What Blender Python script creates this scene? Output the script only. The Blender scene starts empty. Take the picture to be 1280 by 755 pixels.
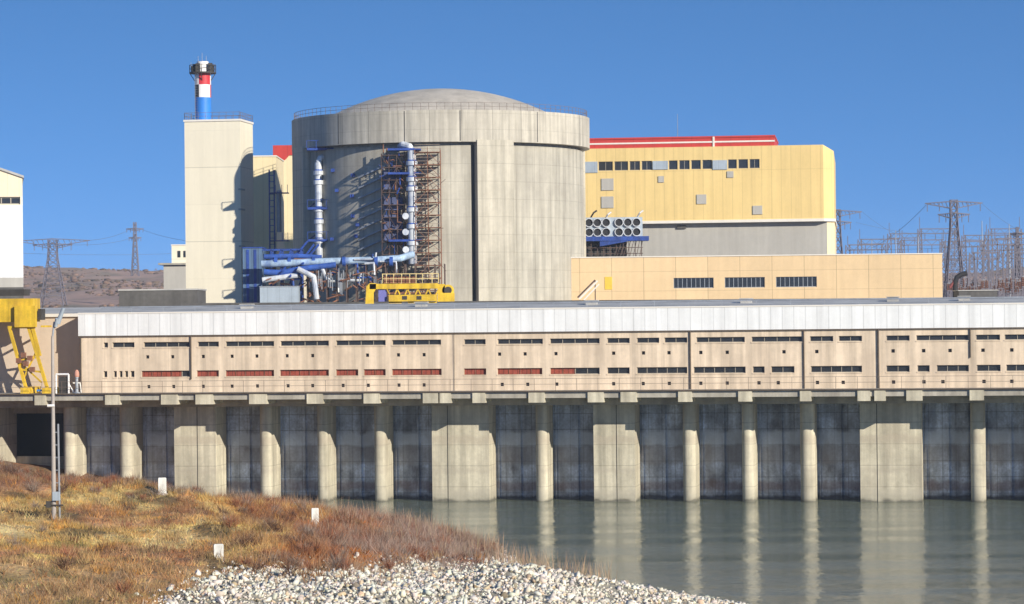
import bpy, math, random
import numpy as np
from mathutils import Matrix, Vector
R = math.radians
random.seed(7); rng = np.random.default_rng(7)
S = bpy.context.scene
C = S.collection

# ------------------------------------------------------------------ camera
F = 3515.0; EYE = 16.98; ROLL = R(0.6); VH = 14.5
cam = bpy.data.cameras.new('camera'); co = bpy.data.objects.new('camera', cam); C.objects.link(co)
cam.sensor_width = 36; cam.lens = 36*F/1280; cam.clip_start = 0.5; cam.clip_end = 30000
co.matrix_world = Matrix.Translation((0, 0, EYE)) @ Matrix.Rotation(math.pi/2 + VH/F, 4, 'X') @ Matrix.Rotation(-ROLL, 4, 'Z')
S.camera = co

# ------------------------------------------------------------------ sky and sun
SUN_AZ, SUN_EL = 42, 21.5          # degrees to the right of the direction back to the camera
w = bpy.data.worlds.new('World'); S.world = w; w.use_nodes = True
nt = w.node_tree; nt.nodes.clear()
out = nt.nodes.new('ShaderNodeOutputWorld'); bg = nt.nodes.new('ShaderNodeBackground')
sky = nt.nodes.new('ShaderNodeTexSky'); sky.sky_type = 'NISHITA'; sky.sun_disc = False
sky.sun_elevation = R(SUN_EL)
sdir = Vector((math.sin(R(SUN_AZ))*math.cos(R(SUN_EL)), -math.cos(R(SUN_AZ))*math.cos(R(SUN_EL)), math.sin(R(SUN_EL))))
sky.sun_rotation = math.atan2(sdir.x, sdir.y)
sky.altitude = 300; sky.air_density = 1.0; sky.dust_density = 0.0; sky.ozone_density = 4.0
tc = nt.nodes.new('ShaderNodeTexCoord'); mp = nt.nodes.new('ShaderNodeMapping')
mp.inputs['Location'].default_value = (0, 0, 0.36); mp.inputs['Scale'].default_value = (1, 1, 2.3)
nt.links.new(tc.outputs['Generated'], mp.inputs['Vector']); nt.links.new(mp.outputs[0], sky.inputs[0])
hs = nt.nodes.new('ShaderNodeHueSaturation'); hs.inputs['Saturation'].default_value = 1.14
nt.links.new(sky.outputs[0], hs.inputs['Color'])
nt.links.new(hs.outputs[0], bg.inputs[0]); bg.inputs[1].default_value = 0.138
nt.links.new(bg.outputs[0], out.inputs[0])
sl = bpy.data.lights.new('sun', 'SUN'); sl.energy = 3.55; sl.angle = R(0.5); sl.color = (1.0, 0.93, 0.80)
so = bpy.data.objects.new('sun', sl); C.objects.link(so); so.location = (60, -60, 80)
so.rotation_euler = sdir.to_track_quat('Z', 'Y').to_euler()
S.view_settings.view_transform = 'Standard'; S.view_settings.look = 'None'
S.view_settings.gamma = 1; S.view_settings.exposure = 0.78

# ------------------------------------------------------------------ helpers
def unroll(px, py):
    u = px-640; v = 377.5-py
    return u*math.cos(ROLL)+v*math.sin(ROLL), -u*math.sin(ROLL)+v*math.cos(ROLL)
def XZ(px, py, d):
    u, v = unroll(px, py); return u/F*d, EYE+(v+VH)/F*d
def X(px, d, py=300): return XZ(px, py, d)[0]
def Z(px, py, d): return XZ(px, py, d)[1]
def project(x, y, z):
    u0 = x/y*F; v0 = (z-EYE)/y*F-VH
    u = u0*math.cos(ROLL)-v0*math.sin(ROLL); v = u0*math.sin(ROLL)+v0*math.cos(ROLL)
    return u+640, 377.5-v

class MB:
    def __init__(s): s.v = []; s.f = []
    def quad(s, *p):
        n = len(s.v); s.v += [tuple(q) for q in p]; s.f.append(tuple(range(n, n+len(p)))); return s
    def box(s, x0, x1, y0, y1, z0, z1):
        n = len(s.v)
        s.v += [(x0,y0,z0),(x1,y0,z0),(x1,y1,z0),(x0,y1,z0),(x0,y0,z1),(x1,y0,z1),(x1,y1,z1),(x0,y1,z1)]
        s.f += [tuple(n+i for i in q) for q in ((0,3,2,1),(4,5,6,7),(0,1,5,4),(1,2,6,5),(2,3,7,6),(3,0,4,7))]
        return s
    def prism(s, pts, z0, z1):               # pts ccw seen from above
        n = len(s.v); k = len(pts)
        s.v += [(p[0],p[1],z0) for p in pts]+[(p[0],p[1],z1) for p in pts]
        s.f += [tuple(n+k+i for i in range(k)), tuple(n+k-1-i for i in range(k))]
        s.f += [(n+i, n+(i+1)%k, n+k+(i+1)%k, n+k+i) for i in range(k)]
        return s
    def prism_y(s, pts, y0, y1):             # pts (x,z) ccw seen from the front
        n = len(s.v); k = len(pts)
        s.v += [(p[0],y0,p[1]) for p in pts]+[(p[0],y1,p[1]) for p in pts]
        s.f += [tuple(n+i for i in range(k)), tuple(n+2*k-1-i for i in range(k))]
        s.f += [(n+(i+1)%k, n+i, n+k+i, n+k+(i+1)%k) for i in range(k)]
        return s
    def bar(s, a, b, r, n=4, r2=None, caps=True):
        a = Vector(a); b = Vector(b); d = b-a
        if d.length < 1e-6: return s
        q = d.to_track_quat('Z', 'Y'); m = len(s.v); r2 = r if r2 is None else r2
        for k in range(n):
            t = 2*math.pi*(k+.5)/n; s.v.append(tuple(a+q@Vector((r*math.cos(t), r*math.sin(t), 0))))
        for k in range(n):
            t = 2*math.pi*(k+.5)/n; s.v.append(tuple(b+q@Vector((r2*math.cos(t), r2*math.sin(t), 0))))
        s.f += [(m+k, m+(k+1)%n, m+n+(k+1)%n, m+n+k) for k in range(n)]
        if caps: s.f += [tuple(m+n-1-k for k in range(n)), tuple(m+n+k for k in range(n))]
        return s
    def path(s, pts, r, n=8):
        for a, b in zip(pts[:-1], pts[1:]): s.bar(a, b, r, n)
        for p in pts[1:-1]: s.ball(p, r*1.0, n)
        return s
    def ball(s, c, r, n=8):
        m = len(s.v); h = max(3, n//2)
        for j in range(h+1):
            t = math.pi*j/h
            for k in range(n):
                a = 2*math.pi*k/n; s.v.append((c[0]+r*math.sin(t)*math.cos(a), c[1]+r*math.sin(t)*math.sin(a), c[2]+r*math.cos(t)))
        for j in range(h):
            for k in range(n): s.f.append((m+j*n+k, m+(j+1)*n+k, m+(j+1)*n+(k+1)%n, m+j*n+(k+1)%n))
        return s
    def lathe(s, prof, n=96, cx=0, cy=0, close=False):      # prof (r,z) bottom to top
        m = len(s.v)
        for r, z in prof:
            for k in range(n):
                a = 2*math.pi*k/n; s.v.append((cx+r*math.cos(a), cy+r*math.sin(a), z))
        for j in range(len(prof)-1):
            for k in range(n): s.f.append((m+j*n+k, m+j*n+(k+1)%n, m+(j+1)*n+(k+1)%n, m+(j+1)*n+k))
        return s
    def build(s, name, mat, parent=None, smooth=False):
        me = bpy.data.meshes.new(name); me.from_pydata(s.v, [], s.f); me.update()
        if mat: me.materials.append(mat)
        if smooth:
            me.polygons.foreach_set('use_smooth', [True]*len(me.polygons))
            try: me.set_sharp_from_angle(angle=R(35))
            except Exception: pass
        o = bpy.data.objects.new(name, me); C.objects.link(o)
        if parent: o.parent = parent
        return o
def tag(o, label=None, cat=None, group=None, kind=None):
    if label: o['label'] = label
    if cat: o['category'] = cat
    if group: o['group'] = group
    if kind: o['kind'] = kind
    return o
def thing(name, label, cat, loc=(0,0,0), rz=0, group=None):
    o = bpy.data.objects.new(name, None); C.objects.link(o); o.empty_display_size = 1
    o.location = loc; o.rotation_euler = (0, 0, rz); return tag(o, label, cat, group)
def copy_thing(r, loc, label=None, rz=None, sc=None):
    c = r.copy(); C.objects.link(c); c.location = loc
    if rz is not None: c.rotation_euler = (0, 0, rz)
    if sc: c.scale = (sc, sc, sc)
    if label: c['label'] = label
    for ch in list(r.children):
        d = ch.copy(); C.objects.link(d); d.parent = c
        for g in list(ch.children):
            e = g.copy(); C.objects.link(e); e.parent = d
    return c

# ------------------------------------------------------------------ materials
def M(name, col, rough=0.8, var=0.12, scale=0.6, streak=0.0, lines=(), polar=False, metal=0.0, bump=0.0, bumpscale=3.0,
      dirt=None, dirt_amt=0.0, dirt_scale=0.15, spec=0.4, radius=20.0, zdirt=None):
    m = bpy.data.materials.new(name); m.use_nodes = True; nt = m.node_tree; N = nt.nodes; L = nt.links
    b = N['Principled BSDF']; b.inputs['Roughness'].default_value = rough; b.inputs['Metallic'].default_value = metal
    b.inputs['Specular IOR Level'].default_value = spec
    tc = N.new('ShaderNodeTexCoord'); P = tc.outputs['Object']
    def math_(op, a, bb=None, c=None):
        n = N.new('ShaderNodeMath'); n.operation = op
        for i, q in enumerate((a, bb, c)):
            if q is None: continue
            if isinstance(q, (int, float)): n.inputs[i].default_value = q
            else: L.new(q, n.inputs[i])
        return n.outputs[0]
    def mix(f, a, bcol, mode='MIX'):
        n = N.new('ShaderNodeMix'); n.data_type = 'RGBA'; n.blend_type = mode; n.clamp_factor = True
        if isinstance(f, (int, float)): n.inputs[0].default_value = f
        else: L.new(f, n.inputs[0])
        for i, q in ((6, a), (7, bcol)):
            if isinstance(q, tuple): n.inputs[i].default_value = (*q[:3], 1)
            else: L.new(q, n.inputs[i])
        return n.outputs[2]
    sep = N.new('ShaderNodeSeparateXYZ'); L.new(P, sep.inputs[0])
    if polar:
        ang = math_('ARCTAN2', sep.outputs[1], sep.outputs[0]); ux = math_('MULTIPLY', ang, radius)
        cmb = N.new('ShaderNodeCombineXYZ'); L.new(ux, cmb.inputs[0]); L.new(sep.outputs[2], cmb.inputs[2]); P2 = cmb.outputs[0]
    else: ux = math_('ADD', sep.outputs[0], math_('MULTIPLY', sep.outputs[1], 0.83)); P2 = P
    def noise(vec, sc, stretch=None, detail=5):
        n = N.new('ShaderNodeTexNoise'); n.inputs['Scale'].default_value = sc; n.inputs['Detail'].default_value = detail
        n.inputs['Roughness'].default_value = 0.6
        if stretch:
            mp = N.new('ShaderNodeMapping'); mp.inputs['Scale'].default_value = stretch; L.new(vec, mp.inputs[0]); vec = mp.outputs[0]
        L.new(vec, n.inputs['Vector']); return n.outputs[0]
    def rng_(sock, a, bb, c, d):
        n = N.new('ShaderNodeMapRange'); n.inputs[1].default_value = a; n.inputs[2].default_value = bb
        n.inputs[3].default_value = c; n.inputs[4].default_value = d; L.new(sock, n.inputs[0]); return n.outputs[0]
    col_s = (*col, 1)
    v1 = rng_(noise(P2, scale), 0.3, 0.7, 1-var, 1+var)
    v2 = rng_(noise(P2, scale*9), 0.3, 0.7, 1-var*.5, 1+var*.5)
    f = math_('MULTIPLY', v1, v2)
    if streak:
        f = math_('MULTIPLY', f, rng_(noise(P2, 1.0, (1.3, 1.3, 0.06), 6), 0.35, 0.7, 1+streak*.4, 1-streak))
    for axis, sp, wd, amt in lines:
        src = ux if axis == 'x' else sep.outputs[2]
        fr = math_('FRACT', math_('DIVIDE', math_('ADD', src, 1000.0), sp))
        mk = math_('LESS_THAN', fr, wd/sp)
        f = math_('MULTIPLY', f, math_('SUBTRACT', 1.0, math_('MULTIPLY', mk, amt)))
        # every panel a little different
        cell = math_('FLOOR', math_('DIVIDE', math_('ADD', src, 1000.0), sp))
        wn = N.new('ShaderNodeTexWhiteNoise'); wn.noise_dimensions = '1D'; L.new(cell, wn.inputs[1])
        f = math_('MULTIPLY', f, rng_(wn.outputs[0], 0, 1, 1-amt*.14, 1+amt*.14))
    cmb = N.new('ShaderNodeCombineXYZ')
    for i in range(3): L.new(f, cmb.inputs[i])
    c = mix(1.0, col_s, cmb.outputs[0], 'MULTIPLY')
    if dirt:
        d = rng_(noise(P2, dirt_scale, (1, 1, 0.5), 8), 0.48, 0.68, 0, dirt_amt); c = mix(d, c, dirt)
    if zdirt:                                        # (z0, z1, colour, amount): tide marks and wet bands
        for z0, z1, zc, am in zdirt:
            wob = math_('ADD', sep.outputs[2], math_('MULTIPLY', noise(P2, 0.8), 0.9))
            k = math_('MULTIPLY', rng_(wob, z0+.45-.15, z0+.45+.15, 0, 1), rng_(wob, z1+.45-.15, z1+.45+.15, 1, 0))
            c = mix(math_('MULTIPLY', k, am), c, zc)
    L.new(c, b.inputs['Base Color'])
    if bump:
        bn = N.new('ShaderNodeBump'); bn.inputs['Strength'].default_value = bump; bn.inputs['Distance'].default_value = 0.05
        L.new(noise(P2, bumpscale), bn.inputs['Height']); L.new(bn.outputs[0], b.inputs['Normal'])
    return m

m_conc_cont = M('containment_concrete', (.45,.42,.35), .9, .12, .12, .30, [('x', 3.1, .10, .22), ('z', 2.4, .08, .18)], polar=True, dirt=(.26,.235,.20), dirt_amt=.45, dirt_scale=.2, bump=.3)
m_conc_ring = M('ring_concrete', (.51,.47,.39), .9, .12, .12, .36, [('x', 4.1, .10, .35), ('z', 2.2, .08, .15)], polar=True, dirt=(.30,.27,.23), dirt_amt=.4, dirt_scale=.25, bump=.3)
m_dome = M('dome_concrete', (.46,.41,.34), .9, .16, .25, 0, (), dirt=(.22,.2,.17), dirt_amt=.5, dirt_scale=.3, bump=.4)
m_conc_butt = M('buttress_concrete', (.49,.45,.365), .9, .10, .2, .32, [('z', 2.4, .08, .18)], bump=.3)
m_pier = M('pier_concrete', (.55,.50,.38), .9, .16, .3, .40, [('z', 1.9, .07, .25)], dirt=(.30,.26,.20), dirt_amt=.5, dirt_scale=.35, bump=.4,
           zdirt=[(-1, .22, (.06,.06,.05), .8), (.22, .7, (.30,.28,.22), .5), (.5, 1.1, (.42,.38,.30), .5), (5.2, 5.9, (.40,.34,.26), .5), (2.6, 3.0, (.38,.33,.26), .35)])
m_deck = M('deck_concrete', (.40,.37,.31), .9, .15, .4, .25, (), dirt=(.18,.16,.14), dirt_amt=.6, dirt_scale=.5, bump=.4)
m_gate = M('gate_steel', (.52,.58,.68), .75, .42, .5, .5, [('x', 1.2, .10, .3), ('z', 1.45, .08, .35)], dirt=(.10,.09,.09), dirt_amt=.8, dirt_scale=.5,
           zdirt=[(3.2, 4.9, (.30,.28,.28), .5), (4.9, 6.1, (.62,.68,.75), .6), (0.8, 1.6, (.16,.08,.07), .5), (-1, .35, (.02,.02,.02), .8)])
m_tan = M('pump_house_render', (.70,.565,.42), .85, .10, .35, .34, [('x', 6.1, .05, .15)], dirt=(.46,.36,.27), dirt_amt=.45, dirt_scale=.5)
m_tan2 = M('rear_block_render', (.62,.50,.38), .85, .06, .3, .08, ())
m_white = M('white_metal_cladding', (.80,.80,.79), .5, .05, .3, .16, [('x', 1.02, .08, .20)])
m_roofgrey = M('grey_roofing', (.42,.41,.39), .8, .15, .3, 0, (), dirt=(.2,.2,.2), dirt_amt=.5, dirt_scale=.3)
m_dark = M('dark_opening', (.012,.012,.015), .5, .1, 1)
m_glass = M('dark_glass', (.025,.028,.032), .2, .2, 1.2, spec=.6)
m_frame = M('window_frame_metal', (.34,.30,.24), .6, .1, 1)
m_red = M('red_shutter', (.30,.065,.04), .8, .2, 1.5, .1, [('x', .42, .06, .5)])
m_pipebrown = M('brown_downpipe', (.10,.075,.055), .7, .2, 1)
m_cream = M('cream_cladding', (.80,.73,.57), .75, .03, .2, .06, [('z', 10.6, .12, .22), ('z', 5.3, .06, .10)])
m_yellowclad = M('yellow_cladding', (.76,.56,.235), .6, .05, .15, .09, [('x', 1.5, .12, .13), ('z', 7.4, .1, .12)])
m_yellowpale = M('pale_yellow_cladding', (.80,.67,.41), .6, .04, .15, .06, [('x', 1.5, .12, .10)])
m_wing = M('tan_cladding', (.70,.51,.29), .65, .06, .2, .06, [('x', 4.45, .09, .35), ('z', 2.7, .07, .22)])
m_greywall = M('grey_render', (.44,.42,.38), .85, .06, .12, .10, (), dirt=(.36,.34,.31), dirt_amt=.4)
m_redparapet = M('red_parapet', (.52,.045,.035), .55, .1, .3, .05, [('x', 3.0, .1, .2)])
m_whitetrim = M('white_trim', (.75,.70,.62), .6, .05, 1)
m_bluepaint = M('blue_paint', (.02,.06,.28), .6, .3, 1, .3)
m_bluestack = M('stack_blue', (.03,.20,.62), .5, .08, 1, .1, polar=True, radius=1)
m_redstack = M('stack_red', (.55,.03,.04), .5, .08, 1, .1)
m_whitestack = M('stack_white', (.80,.78,.76), .5, .05, 1, .1)
m_blackstack = M('stack_black', (.03,.03,.035), .5, .05, 1)
m_bluesteel = M('blue_steel_cladding', (.10,.17,.28), .55, .15, .5, .2, [('x', .9, .08, .4)])
m_palebox = M('pale_blue_grey_metal', (.36,.42,.48), .6, .1, .5, .1, [('x', 1.6, .07, .2)])
m_pipewhite = M('white_pipe_lagging', (.66,.68,.70), .4, .15, 1.5, .25, (), metal=.15, dirt=(.20,.26,.40), dirt_amt=.7, dirt_scale=.8)
m_pipeblue = M('blue_pipe', (.03,.09,.36), .6, .3, 1, .3)
m_pipelight = M('light_blue_pipe', (.36,.48,.62), .45, .3, 1.2, .3, (), dirt=(.06,.12,.35), dirt_amt=.9, dirt_scale=.6)
m_rust = M('rusty_steel', (.22,.10,.06), .85, .35, 1.5, 0, ())
m_scaf = M('scaffold_steel', (.28,.22,.17), .7, .3, 2)
m_plank = M('scaffold_plank', (.30,.20,.13), .9, .25, 1)
m_brownsteel = M('brown_steel', (.10,.065,.055), .8, .35, 1)
m_crane = M('yellow_crane_paint', (.72,.47,.03), .6, .18, .8, .35, (), dirt=(.40,.22,.04), dirt_amt=.5, dirt_scale=.9)
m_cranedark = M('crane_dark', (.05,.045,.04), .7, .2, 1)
m_galv = M('galvanised_steel', (.34,.36,.39), .55, .2, .5, 0, (), metal=.3)
m_pylon = M('pylon_steel', (.15,.14,.17), .7, .15, .2)
m_pylonfar = m_pylon
m_wire = M('power_wire', (.12,.12,.13), .7, .1, .2)
m_concpole = M('concrete_pole', (.38,.34,.31), .85, .12, .8, .15, ())
m_marker = M('white_painted_post', (.70,.69,.64), .7, .15, 2, .3)
m_asph = M('plant_yard', (.12,.11,.10), .95, .3, .05, 0, (), dirt=(.25,.2,.14), dirt_amt=.5, dirt_scale=.03)
m_darkwall = M('dark_wall', (.10,.095,.09), .9, .25, .25, .2, ())
m_handrail = M('handrail_steel', (.16,.12,.10), .7, .2, 1)
m_black = M('black_rubber', (.015,.015,.018), .7, .1, 1)

# ------------------------------------------------------------------ terrain of the bank
SH = np.array([(-27.5,259.5),(-17,243),(-8,226),(-2,208),(1.0,190),(8,174),(14.5,161),(24,140),(31,100),(42,60),(62,-60)], float)
def shore_sd(x, y):
    best = np.full(x.shape, 1e9); sgn = np.ones(x.shape)
    for (ax, ay), (bx, by) in zip(SH[:-1], SH[1:]):
        dx, dy = bx-ax, by-ay; L2 = dx*dx+dy*dy
        t = np.clip(((x-ax)*dx+(y-ay)*dy)/L2, 0, 1)
        qx, qy = x-(ax+t*dx), y-(ay+t*dy); d = np.hypot(qx, qy)
        cr = dx*qy-dy*qx
        m = d < best; best = np.where(m, d, best); sgn = np.where(m, np.where(cr < 0, 1, -1), sgn)
    # beyond the first point (under the quay) keep the side by x
    return best*sgn
_ph = [(rng.uniform(0, 6.28), rng.uniform(0, 6.28), rng.uniform(0, 3.14)) for _ in range(24)]
def bumps(x, y, base=14.0, octs=4, amp=1.0, gain=.5, off=0):
    z = np.zeros(x.shape)
    k = off
    for o in range(octs):
        for j in range(3):
            a, b, th = _ph[k % 24]; k += 1
            u = x*math.cos(th)+y*math.sin(th); v = -x*math.sin(th)+y*math.cos(th)
            z += amp*np.sin(u*6.28/base+a+1.3*np.sin(v*6.28/base*.7+b))/3
        base *= .5; amp *= gain
    return z
def bank_z(x, y):
    x = np.asarray(x, float); y = np.asarray(y, float)
    s = shore_sd(x, y)
    h = np.where(s < 0, s*.25, np.minimum(s*.165, 3.6+(s-22)*.06*(s > 22)))
    ramp = np.minimum(15.3, EYE-.125*y-1.0); ramp = np.minimum(ramp, s*.42)
    h = np.where(s > 0, np.maximum(h, ramp), h)
    h = h+np.clip(s/9, 0, 1)*(.55*bumps(x, y, 19, 5))-.1
    return np.maximum(h, -3.0)
xs = np.concatenate([np.linspace(-320, -62, 40), np.linspace(-60, 40, 220), np.linspace(42, 90, 14)])
ys = np.concatenate([np.linspace(-120, 88, 40), np.linspace(90, 268, 330)])
gx, gy = np.meshgrid(xs, ys); gz = bank_z(gx, gy)
nx, ny = len(xs), len(ys)
verts = np.stack([gx.ravel(), gy.ravel(), gz.ravel()], 1)
i, j = np.meshgrid(np.arange(nx-1), np.arange(ny-1)); a = (j*nx+i).ravel()
faces = np.stack([a, a+1, a+nx+1, a+nx], 1)
def fast_mesh(name, verts, faces, mat, col=None, smooth=False):
    me = bpy.data.meshes.new(name); nv = len(verts); nf, k = faces.shape
    me.vertices.add(nv); me.vertices.foreach_set('co', np.ascontiguousarray(verts, np.float32).ravel())
    me.loops.add(nf*k); me.loops.foreach_set('vertex_index', faces.astype(np.int32).ravel())
    me.polygons.add(nf); me.polygons.foreach_set('loop_start', np.arange(0, nf*k, k, dtype=np.int32))
    me.update(calc_edges=True)
    if smooth: me.polygons.foreach_set('use_smooth', np.ones(nf, bool))
    if col is not None:
        at = me.color_attributes.new('tint', 'FLOAT_COLOR', 'POINT')
        c4 = np.ones((nv, 4), np.float32); c4[:, :3] = col; at.data.foreach_set('color', c4.ravel())
    me.materials.append(mat)
    o = bpy.data.objects.new(name, me); C.objects.link(o); return o
def veg_mat(name, rough=.9, mul=1.0, trans=True):
    m = bpy.data.materials.new(name); m.use_nodes = True; nt = m.node_tree; b = nt.nodes['Principled BSDF']
    at = nt.nodes.new('ShaderNodeAttribute'); at.attribute_name = 'tint'
    b.inputs['Roughness'].default_value = rough; b.inputs['Specular IOR Level'].default_value = .15
    nt.links.new(at.outputs['Color'], b.inputs['Base Color'])
    if trans:
        tr = nt.nodes.new('ShaderNodeBsdfTranslucent'); nt.links.new(at.outputs['Color'], tr.inputs[0])
        mx = nt.nodes.new('ShaderNodeMixShader'); mx.inputs[0].default_value = .3
        nt.links.new(b.outputs[0], mx.inputs[1]); nt.links.new(tr.outputs[0], mx.inputs[2])
        nt.links.new(mx.outputs[0], nt.nodes['Material Output'].inputs[0])
    return m
# where stones lie, seen on the slope (line of the stone edge)
def rock_line(px):
    return np.interp(px, [-200, 150, 190, 240, 290, 350, 400, 460, 520, 580, 640, 700, 1000], [860, 775, 755, 731, 714, 712, 716, 712, 704, 702, 694, 690, 690])
def rock_mask(x, y, z):
    px, py = project(x, np.maximum(y, 30), z)
    return np.where(y > 40, py-(rock_line(px)+7*bumps(x, y, 9, 3, off=5)), -50)
STRAW = np.array([.68,.46,.15]); PALE = np.array([.66,.49,.23]); RED = np.array([.46,.17,.045]); MAUVE = np.array([.34,.19,.11])
OLIVE = np.array([.20,.18,.07]); GREYB = np.array([.33,.25,.19]); ORANGE = np.array([.58,.27,.05])
def bank_color(x, y, z):
    px, py = project(x, np.maximum(y, 30), z)
    n1 = bumps(x, y*.6, 11, 4, off=3); n2 = bumps(x, y, 5, 3, off=9); n3 = bumps(x, y*.45, 26, 3, off=14)
    def cl(v): return np.clip(v, 0, 1)[..., None]
    c = STRAW+(PALE-STRAW)*cl(.45+.8*n1)
    c = c+(ORANGE-c)*cl((n2+.1)*1.1)*.7
    c = c+(MAUVE-c)*cl((612+.012*px-py)/14+.6*n1)            # far upper rim
    c = c+(RED-c)*cl((px-300)/110+1.0*n1+.5*n3)*cl((712-py)/20+.4)   # shrubby slope above the stones
    c = c+(MAUVE*1.15-c)*cl((py-686-.03*px)/14+1.0*n3+.3*n2)*.6
    c = c+(PALE-c)*cl((py-690)/10)*cl((110-px)/90)*cl(.3+n2)*.6
    c = c+(OLIVE-c)*cl((n3*n1-.14)*6)*.7
    c = c+(GREYB-c)*cl((px-470)/60)*.6
    n5 = bumps(x, y*.35, 15, 4, off=17); c = c+(np.array([.36,.15,.09])-c)*cl((n5-.30)*4)*.6
    n6 = bumps(x, y*.4, 9, 3, off=20); c = c+(np.array([.17,.12,.06])-c)*cl((n6-.45)*5)*.8
    c = c*(1+.35*bumps(x, y*.5, 3.1, 2, off=11))[..., None]
    return np.clip(c, .02, .85)
gcol = bank_color(gx.ravel(), gy.ravel(), gz.ravel())*.80
rm = np.clip(rock_mask(gx.ravel(), gy.ravel(), gz.ravel())/4+.5, 0, 1)[:, None]
sd_ = shore_sd(gx.ravel(), gy.ravel())
gcol = gcol*(1-rm)+np.array([.30,.27,.21])*rm
wet = np.clip(1-(sd_-.0)/.8, 0, 1)[:, None]; gcol = gcol*(1-.55*wet)
m_bank = veg_mat('bank_soil', trans=False)
bnt = m_bank.node_tree; nz = bnt.nodes.new('ShaderNodeTexNoise'); nz.inputs['Scale'].default_value = 2.5; nz.inputs['Detail'].default_value = 8
tcn = bnt.nodes.new('ShaderNodeTexCoord'); bnt.links.new(tcn.outputs['Object'], nz.inputs['Vector'])
bp = bnt.nodes.new('ShaderNodeBump'); bp.inputs['Distance'].default_value = .3; bp.inputs['Strength'].default_value = .8
bnt.links.new(nz.outputs[0], bp.inputs['Height']); bnt.links.new(bp.outputs[0], bnt.nodes['Principled BSDF'].inputs['Normal'])
bank = tag(fast_mesh('ground', verts, faces, m_bank, gcol, True), kind='structure')

# water
def water_mat():
    m = bpy.data.materials.new('canal_water'); m.use_nodes = True; nt = m.node_tree; N = nt.nodes; L = nt.links
    b = N['Principled BSDF']; b.inputs['Base Color'].default_value = (.16,.19,.14,1)
    b.inputs['Roughness'].default_value = .06; b.inputs['IOR'].default_value = 1.33; b.inputs['Specular IOR Level'].default_value = .62
    tc = N.new('ShaderNodeTexCoord')
    mp = N.new('ShaderNodeMapping'); mp.inputs['Scale'].default_value = (.9, 2.0, 1); L.new(tc.outputs['Object'], mp.inputs[0])
    n1 = N.new('ShaderNodeTexNoise'); n1.inputs['Scale'].default_value = 1.4; n1.inputs['Detail'].default_value = 4; L.new(mp.outputs[0], n1.inputs['Vector'])
    mp3 = N.new('ShaderNodeMapping'); mp3.inputs['Scale'].default_value = (.22, .10, 1); mp3.inputs['Rotation'].default_value = (0, 0, R(8)); L.new(tc.outputs['Object'], mp3.inputs[0])
    n3 = N.new('ShaderNodeTexNoise'); n3.inputs['Scale'].default_value = 1.6; n3.inputs['Detail'].default_value = 3; L.new(mp3.outputs[0], n3.inputs['Vector'])
    bp0 = N.new('ShaderNodeBump'); bp0.inputs['Distance'].default_value = .30; bp0.inputs['Strength'].default_value = .32; L.new(n3.outputs[0], bp0.inputs['Height'])
    mp2 = N.new('ShaderNodeMapping'); mp2.inputs['Scale'].default_value = (.010, .075, 1); mp2.inputs['Rotation'].default_value = (0, 0, R(-5)); L.new(tc.outputs['Object'], mp2.inputs[0])
    n2 = N.new('ShaderNodeTexNoise'); n2.inputs['Scale'].default_value = 1.3; n2.inputs['Detail'].default_value = 3; L.new(mp2.outputs[0], n2.inputs['Vector'])
    mr = N.new('ShaderNodeMapRange'); mr.inputs[1].default_value = .42; mr.inputs[2].default_value = .62; mr.inputs[3].default_value = .22; mr.inputs[4].default_value = 1.0
    L.new(n2.outputs[0], mr.inputs[0])
    bp = N.new('ShaderNodeBump'); bp.inputs['Distance'].default_value = .11; L.new(mr.outputs[0], bp.inputs['Strength'])
    L.new(n1.outputs[0], bp.inputs['Height']); L.new(bp0.outputs[0], bp.inputs['Normal']); L.new(bp.outputs[0], b.inputs['Normal'])
    return m
wm = MB(); wm.quad((-3000,-800,0),(3000,-800,0),(3000,275,0),(-3000,275,0))
water = tag(wm.build('water', water_mat()), kind='structure')

# plant platform and distant terrain, one sheet to the horizon
DECK_Z = 10.08; TH = R(-9.6); CT, ST = math.cos(TH), math.sin(TH)
def loc2w(s, yl): return (s*CT-yl*ST, 250+s*ST+yl*CT)
px_ = np.concatenate([np.linspace(-2500, -420, 60), np.linspace(-400, 400, 110), np.linspace(420, 2500, 60)])
T_ = np.concatenate([np.linspace(0, 400, 20), np.linspace(420, 2600, 120), np.linspace(2700, 12000, 20)])
hx = np.zeros((len(T_), len(px_))); hy = hx.copy(); hz = hx.copy()
for b_, t in enumerate(T_):
    k = min(1, t/400)
    for a_, p in enumerate(px_):
        x0, y0 = loc2w(p, 12.5); hx[b_, a_] = p*(1+t/4000); hy[b_, a_] = (y0*(1-k)+262*k)+t
hn = bumps(hx, hy, 620, 6, amp=1, off=2)
tt = hy-262
rise = np.clip((tt-650)/900, 0, 1); rise = rise*rise*(3-2*rise)
hz = DECK_Z-.05+rise*(31+11*hn)*np.where(hx < 0, 1, .75)+np.clip((tt-150)/300, 0, 1)*(1.2*bumps(hx, hy, 160, 4, off=8)+1.0)
verts = np.stack([hx.ravel(), hy.ravel(), hz.ravel()], 1)
i, j = np.meshgrid(np.arange(len(px_)-1), np.arange(len(T_)-1)); a = (j*len(px_)+i).ravel()
faces = np.stack([a, a+1, a+len(px_)+1, a+len(px_)], 1)
m_hill = M('dry_hills', (.34,.21,.15), .95, .35, .012, 0, (), dirt=(.13,.12,.07), dirt_amt=.9, dirt_scale=.02)
hills = tag(fast_mesh('terrain', verts, faces, m_hill, None, True), kind='structure')
yd = MB(); c4 = [loc2w(-160, 12.6), loc2w(160, 12.6)]
yd.quad((c4[0][0], c4[0][1], DECK_Z), (c4[1][0], c4[1][1], DECK_Z), (190, 640, DECK_Z), (-190, 640, DECK_Z))
tag(yd.build('yard', m_asph), kind='structure')

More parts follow.
